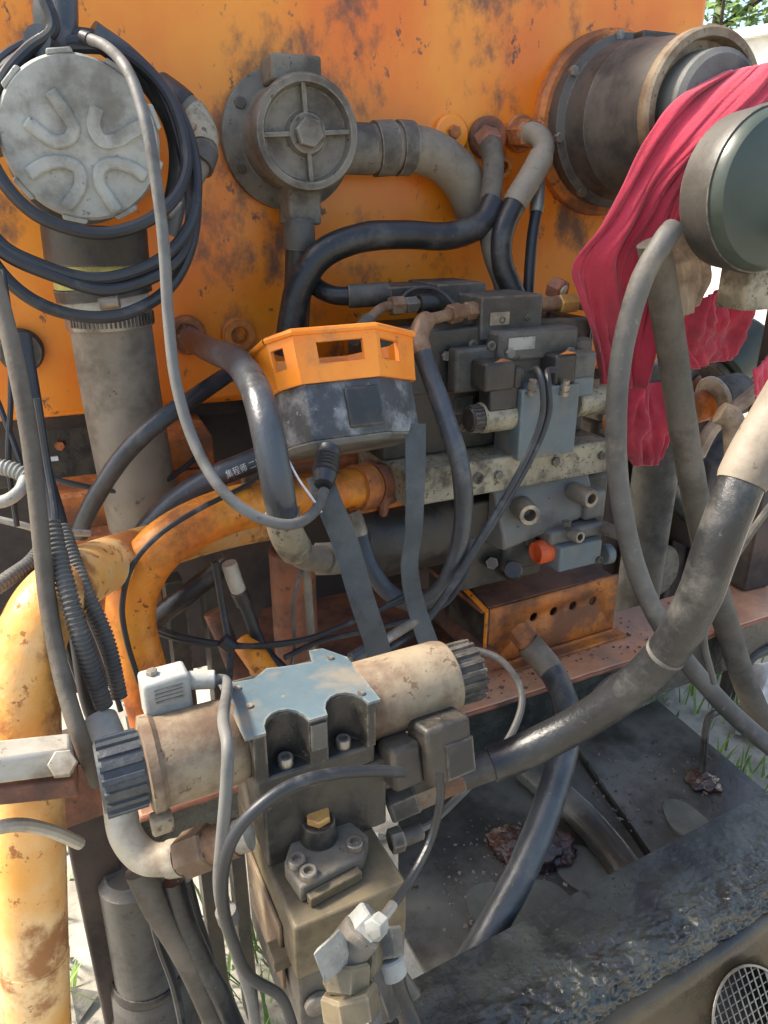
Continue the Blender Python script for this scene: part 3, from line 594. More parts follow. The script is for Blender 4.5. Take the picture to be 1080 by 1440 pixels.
xb, zt = KF.hit(690, 858, 0); xe, _ = KF.hit(872, 800, 0)
hl = [circ(*KF.hit(u, v, 0), .0085, 16) for u, v in ((751,868), (779,860), (806,852), (834,845))]
weld(plate(KF, [(xb, 0), (xe, 0), (xe, zt), (xb, zt)], hl, 0, .006).build('face_plate', 'rust_orange', bk))
MB().box(KF, xb-.012, xe-.01, .0065, .2, zt-.008, zt+.001).build('top_plate', 'rust_brown', bk, bevel=.002)
MB().box(KF, xb+.03, xe+.01, -.026, -.0002, 0, .006).build('foot_flange', 'rust_orange', bk, bevel=.002)
MB().prism([KF.w(xb-.006, .001, 0), KF.w(xb-.006, .001, zt), KF.w(xb-.006, .10, zt+.03), KF.w(xb-.006, .11, zt+.03), KF.w(xb-.006, .11, 0)], X*.005).build('side_gusset', 'black_iron', bk)
MB().tube([KF.w(xb-.008, -.001, .0), KF.w(xb-.008, -.001, zt)], .0032, 6).build('gusset_edge', 'orange_pipe', bk)
MB().tube([KF.w(xb-.008, -.001, zt), KF.w(xb-.02, .1, zt+.03)], .0042, 6).build('gusset_edge', 'orange_pipe', bk)
MB().tube([KF.w(xb+.01+i*.011, -.004, .004+.002*noise.noise(Vector((i*.9, 5, 0)))) for i in range(int((xe-xb)/.011))], .005, 7).build('weld_bead', 'rust_orange', bk)
MB().box(KF, xb, xe-.02, .06, .19, .002, zt-.01).build('inner_block', 'dark_chassis', bk)
# hose from the fitting on the beam
hose('deck_hose', 'grey-blue hose from the rusty beam fitting down over the deck', 'hose',
     [(726,882,.86),(738,900,.84),(758,922,.82),(782,955,.78),(797,1000,.72),(792,1060,.66),(768,1140,.61),(735,1222,.575),(690,1305,.55),(648,1378,.52),(600,1445,.48),(560,1500,.45)], 21, 'rubber_blue',
     ends=[(-.0,.045,.95,'rust_orange','nut'), (.03,.06,.8,'rust_orange','union'), (.045,.13,1.08,'pipe_grey','ferrule')])
MB()
# deck plate: two sheets with the slot between them
DZ = .665
dk = thing('deck_plate', 'oily grey deck plate below the hoses', 'deck plate', P(800, 1150, z=DZ))
def sheet(pts, z, th=.006): return MB().prism([P(u, v, z=z) for u, v in pts], -Z*th)
sheet([(560,1075), (760,1010), (812,1068), (978,1260), (840,1300), (640,1440), (560,1300)], DZ-.02).build('lower_sheet', 'oily_deck', dk)
sheet([(806,1042), (924,984), (1062,1100), (1120,1150), (960,1262)], DZ).build('upper_sheet', 'oily_deck', dk)
MB().prism([P(u, v, z=DZ-.006) for u, v in ((806,1042), (960,1262), (958,1264), (804,1044))], -Z*.03).build('slot_edge', 'black_iron', dk)
MB().tube(spline([P(740,1080,z=DZ+.005), P(820,1150,z=DZ+.0), P(900,1245,z=DZ-.005)], 6), .024, 20).build('edge_tube', 'oily_deck', dk)
for j, (u, v, r) in enumerate(((815,1222,33), (858,1238,36), (770,1268,30), (700,1278,38), (740,1262,34), (965,1156,30))):
    p = P(u, v, z=DZ+(.0008 if j == 5 else -.0195)); rr = M(r, p); ring = [p+Vector((math.cos(q*.2618)*rr, math.sin(q*.2618)*rr*1.2, 0))*(1+.09*math.sin(q*.5236+j)+.05*math.sin(q*.7854+2*j)) for q in range(24)]
    MB().prism(ring, Z*(.003+.0004*j)).build('spill_pad', 'oil_pad', dk)
for (u, v, z_, s_, lab) in ((722,1186,DZ-.01,.030,'glossy brown sludge lump on the deck beside the deck hose'), (768,1192,DZ-.01,.034,'glossy red-brown sludge lump between deck hose and edge tube'), (988,1102,DZ,.024,'glossy sludge lump at the foot of the bent wire on the deck')):
    b = bmesh.new(); bmesh.ops.create_icosphere(b, subdivisions=4, radius=1)
    p = P(u, v, z=z_); m = MB(); m.add([p+Vector((q.co.x, q.co.y, q.co.z*.55))*s_*(1+.45*noise.noise(q.co*2.2+p*9)+.25*noise.noise(q.co*6)) for q in b.verts], [[q.index for q in f_.verts] for f_ in b.faces]); b.free()
    tag(m.build('sludge_lump', 'sludge', sharp=4), lab, 'sludge')
hose('bent_wire', 'bent dark wire standing up from the deck sludge lump', 'wire', [(986,1094,.68),(990,1060,.69),(992,1030,.69),(998,1008,.70),(1012,1000,.71)], 5, 'black_iron', n=8)
MB().prism([P(930,1134,z=DZ+.001), P(936,1132,z=DZ+.001), P(937,1138,z=DZ+.001), P(931,1139,z=DZ+.001)], Z*.001); 
# front rail with thick oily crust
RL = Frame(P(590, 1372, z=.725), 6.6)
rl = thing('front_rail', 'front frame rail caked in black oily crust with round mesh window', 'frame rail', RL.w(.2, 0, -.1))
m = MB(); vs, fs = [], []; NX, NY = 420, 80
for j in range(NY+1):
    for i in range(NX+1):
        x = -.25+1.15*i/NX; s_ = j/NY
        if s_ < .62: y, z = -.105*s_/.62, 0
        else: t_ = (s_-.62)/.38; y, z = -.105-.012*math.sin(t_*1.57), -.03*t_
        g_ = min(1, max(.12, (s_-.18)*2.4)); d = g_*(.0032*noise.noise(Vector((x*60, y*60, z*60)))+.0040*abs(noise.noise(Vector((x*130, y*130, z*130))))+.0026*noise.noise(Vector((x*260, y*260, z*260))))+.0025*noise.noise(Vector((x*12, y*30, 2)))
        e = .004*noise.noise(Vector((x*30, s_*3, 7))) if .5 < s_ else 0
        vs.append(RL.w(x, y+e-d*(1 if s_ > .62 else 0), z+d*(.4+.6*min(1, s_*2.2))))
for j in range(NY):
    for i in range(NX): k = j*(NX+1)+i; fs.append((k, k+NX+1, k+NX+2, k+1))
m.add(vs, fs).build('crust', 'oil_crust', rl, sharp=4)
MB().box(RL, -.25, .9, -.10, -.004, -.14, -.012).build('rail_body', 'black_iron', rl)
# brown guard plate in front with the mesh window
GF = Frame(RL.w(0, -.112, -.026), 6.6, -38)
gx, gz = GF.hit(1062, 1446, 0); gr_ = .064
gp = thing('mesh_guard', 'oily brown guard plate with round wire mesh window', 'guard', GF.w(.3, 0, -.15))
weld(plate(GF, [(-.25, -.30), (.9, -.30), (.9, -.002), (-.25, -.002)], [circ(gx, gz, gr_, 48)], 0, .005).build('guard_plate', 'oil_brown', gp))
MB().tube([GF.w(*(lambda q: (q[0], -.001, q[1]))(c)) for c in circ(gx, gz, gr_, 48)+[circ(gx, gz, gr_, 48)[0]]], .0016, 8, False).build('window_rim', 'steel', gp)
for k in range(-7, 8):
    o_ = k*.0095; h = math.sqrt(max(0, (gr_+.004)**2-o_*o_))
    if h > .006:
        MB().tube([GF.w(gx+o_-.004, .007, gz-h), GF.w(gx+o_+.004, .007, gz+h)], .0010, 6).build('mesh_wire', 'steel', gp)
        MB().tube([GF.w(gx-h, .0088, gz+o_), GF.w(gx+h, .0088, gz+o_)], .0009, 6).build('mesh_wire', 'steel', gp)
MB().box(GF, gx-.09, gx+.09, .05, .055, gz-.09, gz+.09).build('back_sheet', 'black_iron', gp)
for (u, v) in ((984,1312),(960,1330),(930,1346),(1020,1300),(1046,1296),(912,1372)):
    p = fpt(GF, u, v, -.002); MB().lathe(p, -GF.y, [(0, .005), (.003, .004), (.005, .0015), (.0055, 0)], 10).build('oil_blob', 'oil_crust', gp)

# ================================================================ RIGHT-HAND HOSES
hose('grey_hose', 'dusty dark grey hose hanging from the red cloth down past the valve stack', 'hose',
     [(946,322,.80),(930,344,.79),(900,400,.79),(874,500,.79),(866,610,.78),(874,710,.77),(898,810,.75),(940,895,.72),(1000,972,.69),(1050,1022,.66),(1110,1072,.62),(1200,1150,.60),(1330,1320,.58)], 14, 'rubber_grey')
hose('grey_hose', 'beige dusty hose hanging beside the dark grey hose under the drum', 'hose',
     [(918,340,.84),(930,400,.84),(946,500,.85),(962,610,.85),(980,710,.84),(1002,810,.83),(1028,900,.82),(1056,980,.80),(1100,1060,.78),(1190,1200,.74)], 18, 'rubber_dusty')
t, path, r = hose('main_hose', 'thick black hose with cream crimp arcing to the lower manifold', 'hose',
     [(1120,540,.37),(1090,590,.37),(1056,650,.365),(1028,715,.36),(1004,780,.36),(978,850,.365),(935,920,.385),(870,980,.41),(800,1025,.435),(720,1064,.455),(660,1086,.462),(600,1112,.465),(545,1135,.468)], 0, 'rubber', r=.0158,
     ends=[(0,.15,1.12,'pipe_grey','ferrule'), (.80,.87,.86,'cast_dark','ferrule'), (.86,.915,.8,'steel_rust','union'), (.905,.955,.95,'cream','nut'), (.95,1,1.05,'cast_dark','nut')])
MB().tube(along(path, .435, .442), r*1.02, 20).build('scuff_ring', 'rubber_grey', t)
pe = path[0]; MB().tube(spline([pe.lerp(path[3], .5), pe, pe+Vector((.06, .01, .05)), pe+Vector((.20, .10, .10)), pe+Vector((.42, .38, .08)), Vector((1.16, .935, pe.z+.02))], 8), r*.9, 18).build('pipe_end', 'pipe_grey', t)
# things on the ground beyond, right
def lump_sheet(name, label, cat, pts, z, m, seed, h=.03):
    c = [P(u, v, z=z) for u, v in pts]; cen = sum(c, Vector())/len(c); vs = [cen+Z*h]; fs = []; n = len(c); K = 7
    for k in range(1, K+1):
        for i, q in enumerate(c): 
            p = cen.lerp(q, k/K); vs.append(p+Z*(h*(1-(k/K)**2)+h*.8*noise.noise(Vector((p.x*7, p.y*7, seed)))*(1 if k < K else .4)))
    for i in range(n): fs.append((0, 1+i, 1+(i+1) % n))
    for k in range(K-1):
        for i in range(n): a = 1+k*n; fs.append((a+i, a+n+i, a+n+(i+1) % n, a+(i+1) % n))
    mb = MB(); mb.add(vs, fs); o = mb.build(name, m); s2 = o.modifiers.new('thick', 'SOLIDIFY'); s2.thickness = .004; return tag(o, label, cat)
def sub(pts, k=5):
    out = []
    for i, a in enumerate(pts):
        b = pts[(i+1) % len(pts)]; out += [(a[0]+(b[0]-a[0])*j/k+random.uniform(-3, 3), a[1]+(b[1]-a[1])*j/k+random.uniform(-2, 2)) for j in range(k)]
    return out
lump_sheet('plastic_sheet', 'white plastic sheet lying on the ground beyond the beam', 'sheet', sub([(870,850), (930,838), (1100,800), (1110,850), (1010,885), (890,905)]), .16, 'plastic_sheet', 2, .02)
lump_sheet('paper_sack', 'pale blue paper sack lying on the white sheet', 'sack', sub([(1040,800), (1110,780), (1110,822), (1050,832)]), .24, 'blue_plate', 6, .03)
lump_sheet('crumpled_rag', 'crumpled pale rag on the ground between the two hanging hoses', 'rag', sub([(915,735), (930,700), (962,710), (972,760), (930,765)]), .26, 'rag', 9, .10)
lump_sheet('crumpled_rag', 'white rag bundle on the ground past the beige hose', 'rag', sub([(1050,950), (1090,930), (1110,1000), (1060,1010)]), .2, 'white_rag', 12, .07)
for (a, b, z0_, r, lab, m) in (((905,745),(960,800),.22,.022,'short weathered timber lying by the crumpled rag','wood'), ((890,800),(975,822),.16,.03,'dark fallen branch in front of the white sheet','bark'), ((930,690),(905,800),.3,.02,'slim leaning stick beside the dark grey hose','wood')):
    p, q = P(*a, z=z0_+.05), P(*b, z=z0_-.03)
    tag(MB().tube(spline([p, p.lerp(q, .4)+Vector((.01, .01, .02)), q], 6), r, 9).build('timber', m), lab, 'timber')
o = MB().box(Frame(P(915, 772, z=.26), 30), -.10, .03, -.02, .02, 0, .012).build('yellow_strip', 'yellow_paint', None, bevel=.002); tag(o, 'yellow-ended pale strip beside the crumpled rag', 'strip')
t = thing('gearbox', 'dark steel gearbox standing behind the cream crimp', 'gearbox', P(1020, 780, y=1.35))
f = Frame(P(1035, 700, y=1.35), 10); MB().box(f, -.14, .4, 0, .15, -.12, .12).build('body', 'dark_chassis', t, bevel=.01)
MB().box(f, -.10, -.06, -.02, 0, -.3, -.1).build('foot', 'dark_chassis', t); MB().box(f, .1, .16, -.02, 0, -.9, -.1).build('foot', 'dark_chassis', t)
hose('white_strap', 'dirty white strap tied diagonally at the orange tube end', 'strap', [(982,640,.95),(1000,605,.94),(1026,580,.93),(1052,560,.92),(1075,540,.92)], 10, 'rag', n=8)
hose('cream_pipe', 'cream pipe end behind the thick hose crimp', 'pipe', [(1012,580,.75),(1030,592,.74),(1036,640,.73)], 16, 'cream')
hose('thin_line', 'thin grey line lying over the beam under the beige hose', 'hose', [(1045,945,.85),(1062,922,.85),(1100,905,.85)], 6, 'rubber_grey', n=8)
hose('loop_line', 'thin dark loop of hose behind the thick black hose', 'hose', [(830,990,.66),(845,968,.69),(868,952,.72),(905,945,.74)], 6, 'rubber_grey', n=8)

# ================================================================ LOWER MANIFOLD AND DIRECTIONAL VALVE (foreground)
LF = Frame(P(355, 1035, z=1.142), 4)          # front left top corner of the valve body
bw = LF.hit(528, 985, 0)[0]; bd_ = .078
dv = thing('directional_valve', 'large solenoid directional valve with pale blue top plate and cream coils', 'solenoid valve', LF.w(bw/2, .04, -.09))
mtop = P(402, 1318, y=.385).z - LF.o.z         # manifold top relative to the valve top
# body with two scalloped pockets along its front top edge
def scallop(x0, x1, y0, y1, pockets, depth):
    pts = [(x0, y1), (x0, y0)]
    for c, hw in pockets:
        pts += [(c-hw, y0)]+[(c-hw*math.cos(q), y0+depth*math.sin(q)) for q in [i*math.pi/8 for i in range(1, 8)]]+[(c+hw, y0)]
    return pts+[(x1, y0), (x1, y1)]
pk = [(bw*.27, .017), (bw*.76, .017)]
MB().prism([LF.w(x, y, -.044) for x, y in scallop(0, bw, 0, bd_, pk, .020)], Z*.0415).build('body', 'black_iron', dv)
MB().box(LF, .0, bw, .001, bd_, -.062, -.0442).build('body_base', 'black_iron', dv, bevel=.002)
for c, _ in pk: socket_screw(LF.w(c, .0105, -.0442), Z, .0062, .008, dv, 'steel')
MB().box(LF, bw*.45, bw*.58, -.0015, .001, -.030, -.006).build('name_plate', 'dark_grey', dv)
tp = [(-.006, bd_+.002), (-.006, -.001)]+scallop(0, bw, -.001, bd_, pk, .022)[2:-2]+[(bw+.004, -.001), (bw+.004, bd_-.012), (bw*.9, bd_+.010), (bw*.78, bd_+.012), (bw*.74, bd_-.006), (bw*.5, bd_-.002), (bw*.36, bd_+.002), (bw*.22, bd_-.008), (bw*.06, bd_-.006)]
tpo = MB().prism([LF.w(x, y, -.0022) for x, y in tp], Z*.0022).build('top_plate', 'blue_plate', dv)
for x, y in ((.006, .062), (.008, .035), (bw*.93, .012), (bw*.9, .07)): MB().lathe(LF.w(x, y, 0), Z, [(0, .0032), (.0016, .003), (.0016, .0015), (.0008, 0)], 14).build('rivet', 'steel', tpo)
MB().box(LF, .004, bw+.010, .0, bd_+.01, mtop+.0004, -.0622).build('sandwich_plate', 'black_iron', dv, bevel=.002)
MB().box(LF, bw*.97, bw+.022, .004, .05, -.10, -.066).build('side_lug', 'black_iron', dv, bevel=.003)
SA = lambda s_: LF.w(s_, .042, -.032)
MB().lathe(SA(0), -LF.x, [(0, .031), (.006, .034), (.062, .0345), (.066, .0375), (.073, .0375), (.074, .033)], 40).build('coil', 'cream', dv)
MB().lathe(SA(bw), LF.x, [(0, .031), (.006, .0345), (.084, .0345), (.090, .033)], 40).build('coil', 'cream', dv)
def knob(p, d, r, L, m):
    kn = MB().lathe(p, d, [(0, r), (L*.9, r), (L, r*.9), (L, 0)], 32).build('knob', m, dv)
    for k in range(18):
        q = 2*math.pi*k/18; u1 = (Z-d*d.z).normalized(); u2 = d.cross(u1); n_ = u1*math.cos(q)+u2*math.sin(q); s_ = d.cross(n_); c = p+n_*r*.97+d*.003
        MB().prism([c-s_*r*.09, c+s_*r*.09, c+s_*r*.06+n_*r*.10, c-s_*r*.06+n_*r*.10], d*L*.86).build('ridge', m, kn)
knob(SA(-.073), -LF.x, .0275, .034, 'rubber_blue'); knob(SA(bw+.089), LF.x, .0265, .030, 'black_iron')
MB().box(LF, -.078, -.062, .004, .018, -.068, -.055).build('flange_foot', 'cream', dv, bevel=.002)
# left grey plug behind the coil, right black plug in front
pf = Frame(LF.w(-.046, .058, -.005), 6)
pl = MB().box(pf, -.020, .016, 0, .024, -.004, .032).build('plug', 'cast_light', dv, bevel=.003)
for k in range(4): MB().box(pf, -.012, .009, -.0012, .001, .014+k*.0035, .0155+k*.0035).build('plug_rib', 'grey_paint', pl)
MB().hexa(pf.w(-.01, .014, .0315), pf.w(-.01, .014, .0355), .0045).build('plug_screw', 'steel', pl)
MB().cyl(pf.w(.015, .012, .019), pf.w(.036, .006, .017), .0075, 20).build('cable_gland', 'cast_light', dv)
qf = Frame(LF.w(bw+.058, -.008, -.060), 8, -12)
pl = MB().box(qf, -.022, .022, -.014, .020, -.026, .026).build('plug', 'black_iron', dv, bevel=.004)
MB().box(qf, -.006, .022, -.0155, -.013, -.024, .008).build('plug_face', 'dark_grey', pl, bevel=.001)
MB().box(qf, -.050, -.022, -.004, .024, -.024, .014).build('plug_base', 'black_iron', dv, bevel=.004)
# manifold block
LB = Frame(LF.w(.004, -.062, mtop), 4)         # front left top corner of the manifold
LB.x, LB.y = LF.x, LF.y
xr = LB.hit(573, 1245, 0)[0]
mf = thing('manifold_block', 'olive grey steel manifold block under the large valve', 'manifold', LB.w(xr/2, .05, -.2))
MB().box(LB, 0, xr, 0, .155, -.055, 0).build('block', 'olive', mf, bevel=.0025)
MB().box(LB, .002, xr+.001, .004, .150, -.16, -.0552).build('lower_block', 'cast_dark', mf, bevel=.002)
MB().box(LB, -.0035, -.0003, .03, .12, -.10, -.03).build('side_plate', 'cream', mf, bevel=.001)
MB().box(LB, -.012, .002, .02, .04, -.064, -.052).build('side_lug', 'olive', mf, bevel=.001)
MB().cyl(LB.w(.015, .004, -.09), LB.w(.015, -.003, -.09), .010, 20).build('port_plug', 'steel', mf)
# gauge cover with plug and screws
gf = Frame(LB.w(xr*.46, .045, .0005), 12)
cv = MB().prism([gf.w(x, y, 0) for x, y in ((-.034,-.022), (.022,-.022), (.036,-.008), (.030,.026), (-.016,.026), (-.034,.006))], Z*.016).build('gauge_cover', 'cast_grey', mf, bevel=.002)
MB().lathe(gf.w(.002, .014, .0155), Z, [(0, .016), (.010, .0145), (.018, .0135)], 28).build('plug_seat', 'black_iron', cv)
MB().hexa(gf.w(.002, .014, .0335), gf.w(.002, .014, .040), .0105).build('hex_plug', 'brass', cv)
for x, y in ((-.026, -.001), (-.024, -.016), (.020, -.012)): socket_screw(gf.w(x, y, .0155), Z, .0068, .007, cv, 'steel')
MB().box(gf, -.030, .016, -.030, -.0225, 0, .009).build('cover_lip', 'olive', cv, bevel=.001)
# right side fittings under the main hose
t = thing('side_fitting', 'small steel adapter below the main hose on the manifold side', 'fitting', P(556, 1180, .455))
MB().hexa(P(548, 1184, .458), P(566, 1178, .458), .011).build('nut', 'cast_grey', t); MB().cyl(P(564, 1179, .458), P(592, 1168, .46), .008, 18).build('stub', 'cast_dark', t)
# pressure test hoses and thin cables
t, path, r = hose('test_hose', 'thin black test hose from the black plug to the front fittings', 'test hose', [(618,1088,.40),(619,1125,.395),(606,1180,.39),(580,1232,.375),(556,1268,.355),(540,1290,.345),(524,1308,.335)], 6, 'rubber', n=10,
     ends=[(.80,.93,1.25,'steel','ferrule'), (.92,1,2.3,'cast_light','nut')])
hose('thin_cable', 'thin grey cable looping past the dark knob of the large valve', 'cable', [(640,914,.60),(668,914,.59),(704,928,.57),(730,962,.55),(732,1000,.53),(708,1050,.51),(660,1105,.49),(612,1152,.47),(580,1172,.46)], 5, 'rubber_grey', n=10)
hose('plug_cable', 'black cable arching across the face of the large valve', 'cable', [(568,1086,.405),(530,1084,.395),(470,1088,.385),(410,1104,.375),(360,1138,.37),(328,1178,.37),(314,1225,.37),(314,1275,.37),(326,1320,.375),(350,1372,.38),(395,1402,.38),(414,1450,.38)], 9, 'cable_black', n=12)
hose('plug_cable', 'grey cable from the left plug hanging in front of the cream coil', 'cable', [pf.w(.031, .007, .0175), pf.w(.044, .002, .014)]+pp([(314,1010,.445),(320,1050,.41),(318,1110,.40),(312,1180,.395),(308,1240,.392),(316,1290,.39),(334,1345,.39),(352,1400,.39),(362,1460,.39)]), 9, 'cable_grey', n=12, world=True)
o = smooth_tube('cable_tie', 'rubber_grey', [P(317,1280,.380), P(320,1288,.380), P(322,1294,.380)], M(15, P(320,1285,.378)), None, 18); tag(o, 'grey collar binding the two cables beside the manifold', 'cable tie')
# fittings cluster on the manifold front
t = thing('fitting_cluster', 'steel tee and adapters bolted together in front of the manifold', 'fitting', P(520, 1400, .34))
A = lambda u, v, y: P(u, v, y)
f = Frame(A(470, 1345, .335), 20, 0); MB().prism([A(440,1342,.325), A(474,1312,.335), A(498,1352,.335), A(456,1384,.322)], Vector((.004, .006, -.004))).build('lever_plate', 'cast_light', t, bevel=.001)
MB().cyl(A(484,1342,.345), A(512,1306,.347), .0145, 24).build('adapter', 'cast_grey', t)
MB().hexa(A(506,1312,.347), A(528,1288,.349), .0135).build('nut', 'cast_light', t)
MB().cyl(A(492,1346,.345), A(512,1334,.36), .019, 24).build('tee_body', 'olive', t)
MB().cyl(A(508,1360,.35), A(540,1312,.36), .012, 20).build('tee_arm', 'cast_dark', t)
MB().hexa(A(545,1348,.345), A(540,1304,.36), .0125).build('nut', 'cast_grey', t)
MB().cyl(A(552,1372,.34), A(546,1344,.346), .011, 22).build('adapter', 'cast_light', t)
MB().hexa(A(486,1392,.33), A(488,1350,.34), .0165).build('nut', 'olive', t)
MB().hexa(A(496,1432,.318), A(490,1390,.328), .0195, .5).build('nut', 'olive', t)
MB().hexa(A(508,1478,.305), A(498,1430,.317), .018).build('nut', 'cast_grey', t)
MB().prism([A(520,1366,.335), A(560,1352,.345), A(592,1400,.335), A(548,1440,.32)], Vector((.004, .01, -.01))).build('plate', 'cast_dark', t, bevel=.001)
hose('front_hose', 'short dark hose leaving the fitting cluster', 'hose', [(552,1368,.342),(562,1402,.335),(578,1440,.325),(590,1490,.31)], 15, 'rubber')
# white elbow tube on the left of the manifold
hose('elbow_tube', 'white elbow tube with square nut joining the manifold left side', 'elbow tube', [(140,1012,.60),(152,1042,.58),(164,1080,.555),(168,1130,.53),(178,1176,.51),(206,1206,.495),(250,1206,.48),(285,1192,.47),(325,1180,.455),(350,1172,.45)], 23, 'white_pipe',
     ends=[(.0,.12,1.15,'cast_light','ball_end'), (.66,.71,1.12,'white_pipe','ring'), (.72,.85,1.35,'cream','nut'), (.85,.96,1.1,'steel_rust','union')])

# ================================================================ LEFT: ORANGE PIPES, CLAMP, POSTS
t = thing('guard_pipe', 'thick orange guard pipe crossed by the white clamp bar', 'guard pipe', P(45, 1300, .58))
pa = spline(pp([(62,1600,.52),(52,1440,.545),(46,1300,.56),(42,1180,.575),(38,1080,.59),(34,990,.605),(40,915,.62),(66,852,.645),(112,812,.70),(165,788,.80),(235,764,.90),(320,742,.97),(400,728,1.0)]), 10); ra = M(46, P(46, 1300, .56))
MB().tube(pa, ra, 32).build('pipe', 'worn_sunlit_pipe', t)
jb = along(pa, .18, .19); MB().tube(jb, ra*1.02, 32).build('weld_ring', 'worn_sunlit_pipe', t)
t = thing('guard_pipe', 'orange guard pipe arching down behind the large valve', 'guard pipe', P(200, 960, .78))
pb_ = spline(pp([(232,1080,.74),(214,1000,.755),(196,930,.77),(184,875,.78),(192,820,.785),(230,766,.79),(300,726,.81),(380,704,.84),(460,692,.88),(545,680,.92)]), 10); rb_ = M(34, P(196, 930, .77))
MB().tube(pb_, rb_, 30).build('pipe', 'orange_pipe', t)
MB().tube(along(pb_, .90, .94), rb_*1.18, 30).build('end_collar', 'rust_orange', t)
MB().tube(along(pb_, .95, 1), rb_*1.1, 30).build('end_sleeve', 'rust_brown', t)
f = Frame(P(50, 1092, .545), 0); cpb = thing('pipe_clamp', 'white clamp bar bolted across the thick orange pipe', 'clamp', f.o)
MB().prism([P(-60,1075,.52), P(100,1056,.535), P(106,1090,.53), P(-60,1112,.515)], Vector((0, .02, .004))).build('bar', 'white_pipe', cpb, bevel=.003)
MB().prism([P(-60,1116,.517), P(106,1094,.532), P(112,1122,.53), P(-60,1140,.515)], Vector((0, .05, .0))).build('under_bar', 'rust_brown', cpb, bevel=.002)
hex_bolt(P(88, 1076, .533), Vector((.1, -.7, .7)), .011, .012, cpb, 'white_pipe')
MB().tube(spline([P(-50,1176,.525), P(20,1160,.525), P(70,1168,.54), P(112,1186,.56)], 6), .0055, 10).build('strap', 'white_pipe', cpb)
t = thing('support_post', 'dark steel post beside the clamped orange pipe', 'post', P(115, 1300, .70))
f = Frame(P(118, 1130, .66), 8); MB().box(f, -.022, .024, 0, .05, -1.0, .06).build('post', 'dark_chassis', t, bevel=.003)
MB().box(f, -.05, .05, -.004, -.0005, -.02, .05).build('head_plate', 'rust_brown', t, bevel=.002)
t = thing('rubber_boot', 'dark grey cylinder hanging below the white elbow tube', 'cylinder', P(200, 1440, .62))
f0 = P(185, 1222, .66); MB().lathe(f0, -Z, [(0, .028), (.01, .036), (.16, .038), (.17, .044), (.21, .046), (.22, .050), (.5, .050)], 32).build('barrel', 'dark_grey', t)
MB().lathe(f0-Z*.155, -Z, [(0, .040), (.004, .042), (.012, .042), (.016, .040)], 32).build('band', 'black_iron', t)
hose('drain_hose', 'thick dusty hose dropping from under the white elbow tube', 'hose', [(196,1222,.56),(222,1275,.55),(256,1330,.54),(286,1390,.53),(316,1460,.52)], 20, 'rubber_dusty')
hose('drain_hose', 'black hose running beside the dusty hose under the elbow nut', 'hose', [(244,1238,.55),(262,1300,.54),(288,1360,.53),(310,1400,.52),(336,1460,.51)], 15, 'rubber')
hose('drain_hose', 'slim black hose twin under the elbow nut', 'hose', [(262,1236,.56),(276,1290,.555),(292,1340,.55),(300,1380,.545)], 8, 'cable_black', n=10)
# cable bundle sleeve and corrugated conduits on the left
t, path, r = hose('cable_sleeve', 'long dusty grey cable sleeve running down past the tank', 'cable sleeve', [(-20,360,.72),(2,430,.70),(24,520,.68),(42,620,.66),(54,720,.64),(64,820,.62),(76,900,.60),(92,970,.58),(114,1040,.56),(138,1100,.56)], 12, 'rubber_dusty')
hose('cable_sleeve', 'dark second sleeve tucked behind the dusty sleeve', 'cable sleeve', [(30,470,.80),(44,560,.78),(60,660,.75),(82,740,.72),(98,820,.70),(112,900,.66),(128,990,.64),(160,1060,.62)], 13, 'cable_black')
def conduit(label, pts, rpx, m='rubber_grey'):
    path = spline(pp(pts), 10); L = sum((path[i+1]-path[i]).length for i in range(len(path)-1)); r = M(rpx, pp(pts)[len(pts)//2])
    n_ = int(L/(r*.55))*4; q = [along(path, i/n_, min(1, i/n_+1e-6))[0] for i in range(n_+1)]
    tag(MB().tube(q, [r*(1.06 if i % 4 < 2 else .86) for i in range(n_+1)], 14).build('corrugated_conduit', m), label, 'conduit')
conduit('long ribbed conduit crossing in front of the clamped orange pipe', [(72,735,.66),(84,790,.635),(100,850,.61),(122,920,.60),(146,992,.60)], 13)
conduit('short ribbed conduit tucked beside the longer ribbed conduit', [(88,742,.70),(104,790,.67),(120,830,.65),(150,900,.63),(168,980,.62)], 11, 'rubber_grey')
conduit('ribbed conduit branching off behind the dusty cable sleeve', [(62,768,.70),(42,792,.68),(14,812,.66),(-25,840,.64)], 11)
conduit('pale ribbed hose end curling behind the dusty cable sleeve', [(-20,655,.78),(16,660,.77),(44,676,.76),(60,708,.75),(62,732,.75)], 11, 'cast_light')
hose('pale_hose', 'pale smooth hose curling below the pale ribbed hose end', 'hose', [(-20,708,.76),(8,704,.75),(28,690,.75),(36,672,.76)], 9, 'cast_light', n=12)
hose('pale_hose', 'thin pale line crossing behind the cable sleeves', 'hose', [(-20,726,.80),(30,738,.79),(70,748,.80),(126,750,.82)], 5, 'cast_light', n=8)
hose('black_wire', 'thin black wire hanging beside the dusty cable sleeve', 'wire', [(4,380,.82),(14,460,.80),(15,560,.79),(12,650,.78),(24,740,.77)], 4, 'cable_black', n=8)
hose('crooked_hose', 'dark hose rising from the cross rail past the suction hose', 'hose', [(112,752,.92),(120,728,.91),(140,690,.90),(176,638,.89),(220,596,.89),(268,562,.92),(330,520,1.02)], 13, 'rubber_blue')
t, path, r = hose('printed_hose', 'blue-black hose with white printed lettering under the orange box', 'hose', [(180,790,.90),(210,742,.89),(248,704,.88),(300,672,.87),(352,650,.865),(420,622,.87),(520,590,.92)], 17, 'rubber_blue', ends=[(.97,1,1.05,'black_iron','end_cap')])
